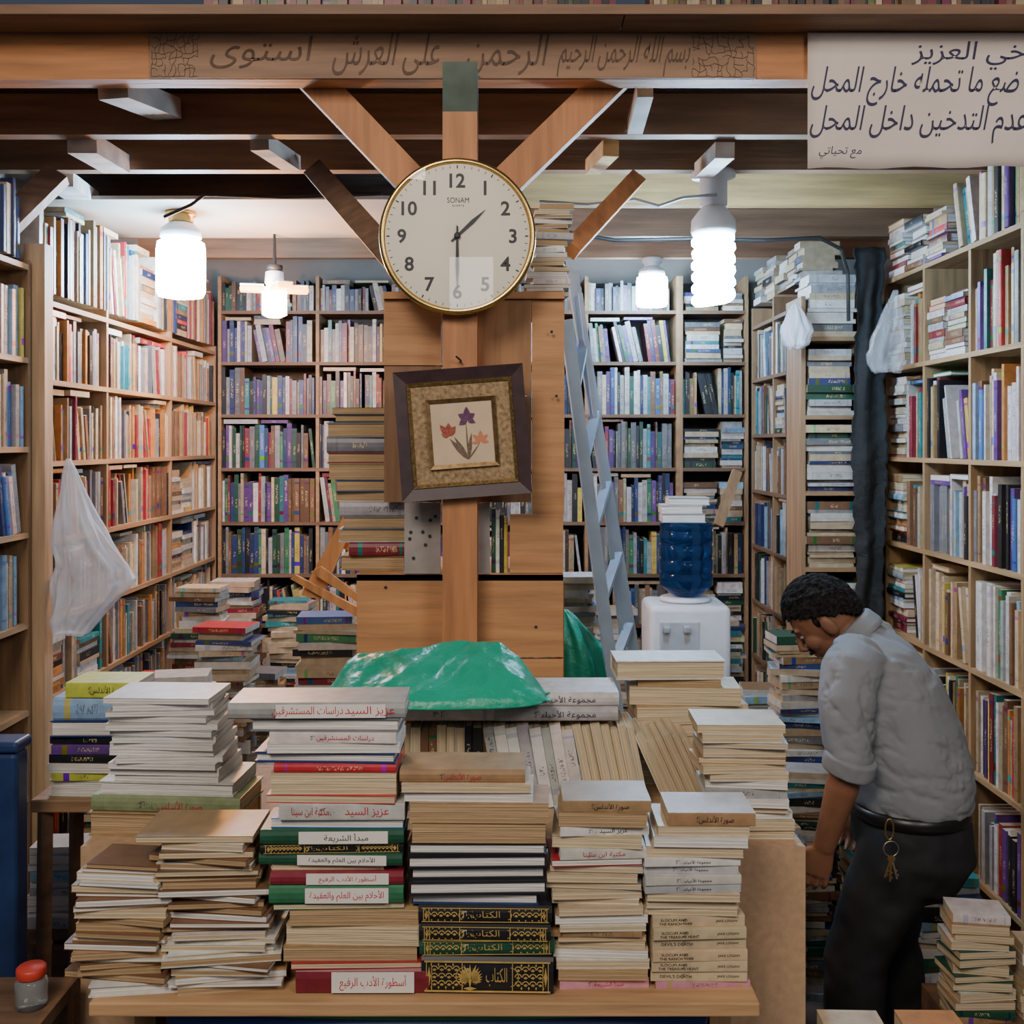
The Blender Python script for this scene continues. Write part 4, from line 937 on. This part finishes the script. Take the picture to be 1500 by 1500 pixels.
ARM={1:[(.155,.19,1.355),(.15,.25,1.105),(.215,.225,.865)],-1:[(.12,-.18,1.36),(.10,-.25,1.10),(.13,-.21,.86)]}
def hand_geo(mb,w,d,f,inn):
    w=Vector(w);d=Vector(d).normalized(); f=Vector(f); f=(f-d*f.dot(d)).normalized(); inn=Vector(inn); inn=(inn-d*inn.dot(d)-f*inn.dot(f)).normalized()
    mb.loft([(w-d*.02,.021,.028),(w+d*.02,.018,.034),(w+d*.06,.016,.042),(w+d*.092,.013,.041)],14,f)
    for off,l in ((.031,.072),(.0105,.082),(-.0105,.077),(-.031,.06)):
        b=w+d*.082+f*off; p1=b+d*l*.48+f*off*.12; p2=p1+(d*.75+inn*.6).normalized()*l*.34; p3=p2+(d*.35+inn*.9).normalized()*l*.27
        mb.loft([(b,.0092),(p1,.0088),(p2,.008),(p3,.0062),(p3+(p3-p2).normalized()*.004,.003)],10,f)
    b=w+d*.02+f*.022; p1=b+(d*.6+f*.75+inn*.2).normalized()*.042; p2=p1+(d*.85+f*.35+inn*.35).normalized()*.032; p3=p2+(d*.95+inn*.4).normalized()*.024
    mb.loft([(b,.014),(p1,.0115),(p2,.0095),(p3,.007),(p3+(p3-p2).normalized()*.004,.003)],10,f)
for s in(1,-1):
    a,e,w=[Vector(p) for p in ARM[s]]
    body.loft([(a,.05),(a.lerp(e,.5),.046),(e,.043),(e.lerp(w,.3),.046),(e.lerp(w,.7),.037),(w,.027,.032),(w+(w-e).normalized()*.02,.022,.03)],18,(1,0,0))
    hand_geo(body,w+(w-e).normalized()*.01,(w-e).normalized()+Vector((.1,0,-.25)),(1,.15*s,.2),(0,-s,-.1))
LEG={1:[(0,.085,.87),(.14,.10,.48),(.13,.11,.09)],-1:[(0,-.085,.87),(.05,-.10,.48),(-.03,-.11,.09)]}
for s in(1,-1):
    h,kn,an=[Vector(p) for p in LEG[s]]
    body.loft([(h+Vector((0,0,.05)),.085),(h.lerp(kn,.4),.075),(kn,.055),(kn.lerp(an,.3),.055),(an,.038),(an-Vector((0,0,.05)),.035)],16)
    body.ell((an.x+.07,an.y,.045),(.12,.042,.035))
M_SKIN=mat('brown_skin',(.24,.105,.055),.5,0,.12,15,(1,1,1),.08,120)
union(body,'body',M_SKIN,.0042,4,man)
M_HAIR=mat('short_black_hair',(.014,.012,.012),.9,0,.9,90,(1,1,1),.7,160)
setin(M_HAIR.node_tree.nodes['Principled BSDF'],Specular_IOR_Level=.15)
for s in(-1,1):
    e=MB().ell((.082,s*.031,.006),(.011,.012,.006),MH).build('eye',mat('eye_white',(.35,.3,.26),.4,0,.05),man,True)
    MB().ell((.0905,s*.031,.005),(.003,.005,.004),MH).build('iris',M_BLACK,e,True)
union(MB().ell((.094,.03,.036),(.007,.02,.004),MH).ell((.094,-.03,.036),(.007,.02,.004),MH),'eyebrows',M_HAIR,.003,1,man)
union(MB().ell((.101,.014,-.046),(.009,.02,.007),MH).ell((.101,-.014,-.046),(.009,.02,.007),MH),'moustache',M_HAIR,.003,1,man)
bm=bmesh.new(); bmesh.ops.create_uvsphere(bm,u_segments=48,v_segments=32,radius=1)
kill=[v for v in bm.verts if not (v.co.z*.118>.0+(.58 if v.co.x>0 else .85)*v.co.x*.108+ (.0 if v.co.x<0 else .006))]
bmesh.ops.delete(bm,geom=kill,context='VERTS')
for v in bm.verts: v.co=Vector((v.co.x*.114-.004,v.co.y*.089,v.co.z*.127+.012))
bmesh.ops.solidify(bm,geom=bm.faces[:],thickness=.02)
hb=MB().bm(bm,MH)
for s in(-1,1): hb.ell((.016,s*.074,.012),(.010,.008,.018),MH)
r=random.Random(4)
for i in range(420):
    a=r.uniform(0,2*PI); zz=r.uniform(-.5,1); q=math.sqrt(max(0,1-zz*zz)); X,Y=q*math.cos(a),q*math.sin(a)
    if zz*.118>(.58 if X>0 else .85)*X*.108+.008:
        c=Vector((X*.113-.004,Y*.089,zz*.126+.012)); d=Vector((-1,r.uniform(-.4,.4),-.2)); nn=Vector((X,Y,zz)); d=(d-nn*d.dot(nn))
        if d.length>.1:
            d.normalize(); hb.loft([(MH@(c-d*.010),.003,.0035),(MH@(c+nn*.002),.0036,.004),(MH@(c+d*.012+nn*.0025),.0025,.0025)],6,(0,1,.3))
union(hb,'hair',M_HAIR,.0032,1,man)
M_SHIRT=mat('grey_blue_shirt',(.24,.25,.265),.9,0,.10,5,(1,1,1),.3,16)
sh=MB()
sh.loft([((-.012,0,.905),.155,.17),((-.016,0,.95),.178,.187),((-.010,0,1.02),.184,.192),((.016,0,1.13),.180,.197),((.056,0,1.25),.166,.203),((.10,0,1.345),.135,.192),((.12,0,1.40),.094,.135),((.14,0,1.43),.068,.078)],28)
for s in(1,-1):
    a,e,w=[Vector(p) for p in ARM[s]]
    sh.loft([(a+Vector((-.03,-.08*s,.02)),.09),(a+Vector((-.01,-.015*s,-.01)),.088),(a.lerp(e,.35),.083),(a.lerp(e,.7),.074),(a.lerp(e,.95),.068),(e.lerp(w,.06),.064)],20,(1,0,0))
sh.loft([((.115,0,1.40),.074,.08),((.150,0,1.436),.068,.074)],20)
so_=union(sh,'shirt',M_SHIRT,.0055,12,man)
vsn=[(v.co.copy(),v.normal.copy()) for v in so_.data.vertices]; cos=[]
for p,n_ in vsn:
    x,y,z=p
    wv=noise.noise(Vector((x*5,y*5,z*5)))*.5
    q=Vector((x*6+z*5+wv,y*7+wv,z*10-x*6))
    t=noise.turbulence(q,3,True,noise_basis='PERLIN_ORIGINAL',amplitude_scale=.5,frequency_scale=2.1)   # sharp narrow creases
    low=noise.noise(Vector((x*7+3,y*7,z*4)))
    cos.extend(p+n_*(-.010*max(0,.42-t)/.42*(.6+.8*abs(low))+.004*low))
so_.data.vertices.foreach_set('co',cos); so_.data.update()
for s in(1,-1):
    a,e,w=[Vector(p) for p in ARM[s]]; q=e.lerp(w,.03); d=(w-e).normalized()
    union(MB().loft([(q-d*.034,.062),(q-d*.030,.073),(q-d*.004,.0745),(q+d*.016,.073),(q+d*.020,.066)],24,(1,0,0)),'rolled_cuff',M_SHIRT,.004,2,so_,.006,.05,1)
union(MB().loft([((.118,0,1.415),.078,.084),((.128,0,1.426),.081,.087),((.152,0,1.452),.073,.078),((.156,0,1.456),.068,.072)],28),'collar',M_SHIRT,.004,2,so_,.003,.05,1)
M_TR=mat('black_trousers',(.012,.012,.014),.75,0,.3,8,(1,1,1),.3,8)
tr_=MB()
tr_.loft([((-.008,0,.945),.155,.17),((-.015,0,.88),.168,.18),((-.02,0,.80),.175,.184),((0,0,.74),.145,.17),((.02,0,.70),.10,.14)],28)
for s in(1,-1):
    h,kn,an=[Vector(p) for p in LEG[s]]
    tr_.loft([(h+Vector((-.01,0,.0)),.115,.10),(h.lerp(kn,.3),.115,.10),(h.lerp(kn,.65),.1,.092),(kn,.09,.084),(kn.lerp(an,.5),.084,.078),(an,.08,.074),(an-Vector((0,0,.03)),.08,.074)],22)
union(tr_,'trousers',M_TR,.007,5,man,.02,.1)
MB().loft([((-.010,0,.905),.168,.183),((-.010,0,.908),.174,.189),((-.010,0,.94),.172,.187),((-.010,0,.943),.165,.18)],40).build('belt',mat('black_leather',(.01,.009,.009),.35,0,.2),man,True)
for s in(1,-1):
    an=Vector(LEG[s][2]); union(MB().ell((an.x+.075,an.y,.045),(.14,.05,.042)).ell((an.x-.01,an.y,.06),(.06,.045,.055)).box((an.x+.07,an.y,.012),(.24,.085,.022)),'shoe',mat('dark_shoe',(.02,.015,.012),.4,0,.2),.005,2,man)
kr=thing('key_ring','bunch of brass keys clipped to the back of the belt','keys',P(1302,1200,2.83)); k=2.83/1500
mb=MB(); lpn=[]
for i in range(25):
    a=2*PI*i/24; lpn.append((6*k*math.sin(a),-.004,-14*k+15*k*math.cos(a)))
mb.tube(lpn,.0024); mb.build('carabiner',M_BRASS,kr,True)
MB().ring(11*k,.0016,28,8,T3((2*k,-.006,-42*k))@RX(PI/2)).build('split_ring',M_STEEL,kr,True)
for a,l in ((-.25,.05),(.05,.055),(.3,.045)):
    M=T3((2*k,-.008-.003*a,-52*k))@RY(a)
    MB().lathe([(.009,-.001),(.009,.001)],16,M@T3((0,0,-.008))@RX(PI/2)).box((0,0,-.016-l/2),(.005,.002,l),M).box((.004,0,-.016-l*.8),(.006,.002,.006),M).box((.004,0,-.016-l*.55),(.005,.002,.005),M).build('key',M_STEEL if a<0 else M_BRASS,kr)
# ------------------------------------------------------------ light & camera
def area(n,loc,tgt,size,p,col,sy=None):
    l=bpy.data.lights.new(n,'AREA'); l.energy=p; l.size=size; l.color=col
    if sy: l.shape='RECTANGLE'; l.size_y=sy
    o=bpy.data.objects.new(n,l); C.objects.link(o); o.location=loc
    o.rotation_euler=(Vector(tgt)-Vector(loc)).to_track_quat('-Z','Y').to_euler()
area('street_light',(-1.1,-1.2,4.3),(0,2.4,1.7),1.3,112,(1,.88,.76))
area('street_light',(1.8,-.8,3.5),(.2,2.4,1.6),1.0,42,(1,.92,.86))
area('lit_window',(-.25,-1.2,2.93),(-.25,2.5,2.93),.27,3.6,(1,.95,.9),.44)
w=bpy.data.worlds.new('w'); bpy.context.scene.world=w; w.use_nodes=True; w.node_tree.nodes['Background'].inputs[0].default_value=(.45,.55,.75,1); w.node_tree.nodes['Background'].inputs[1].default_value=.11
cam=bpy.data.cameras.new('cam'); cam.lens=36; cam.sensor_width=36; cam.shift_y=-100/1500; cam.clip_start=.05
co=bpy.data.objects.new('cam',cam); C.objects.link(co); co.location=(0,0,ZC); co.rotation_euler=(PI/2,0,0); bpy.context.scene.camera=co
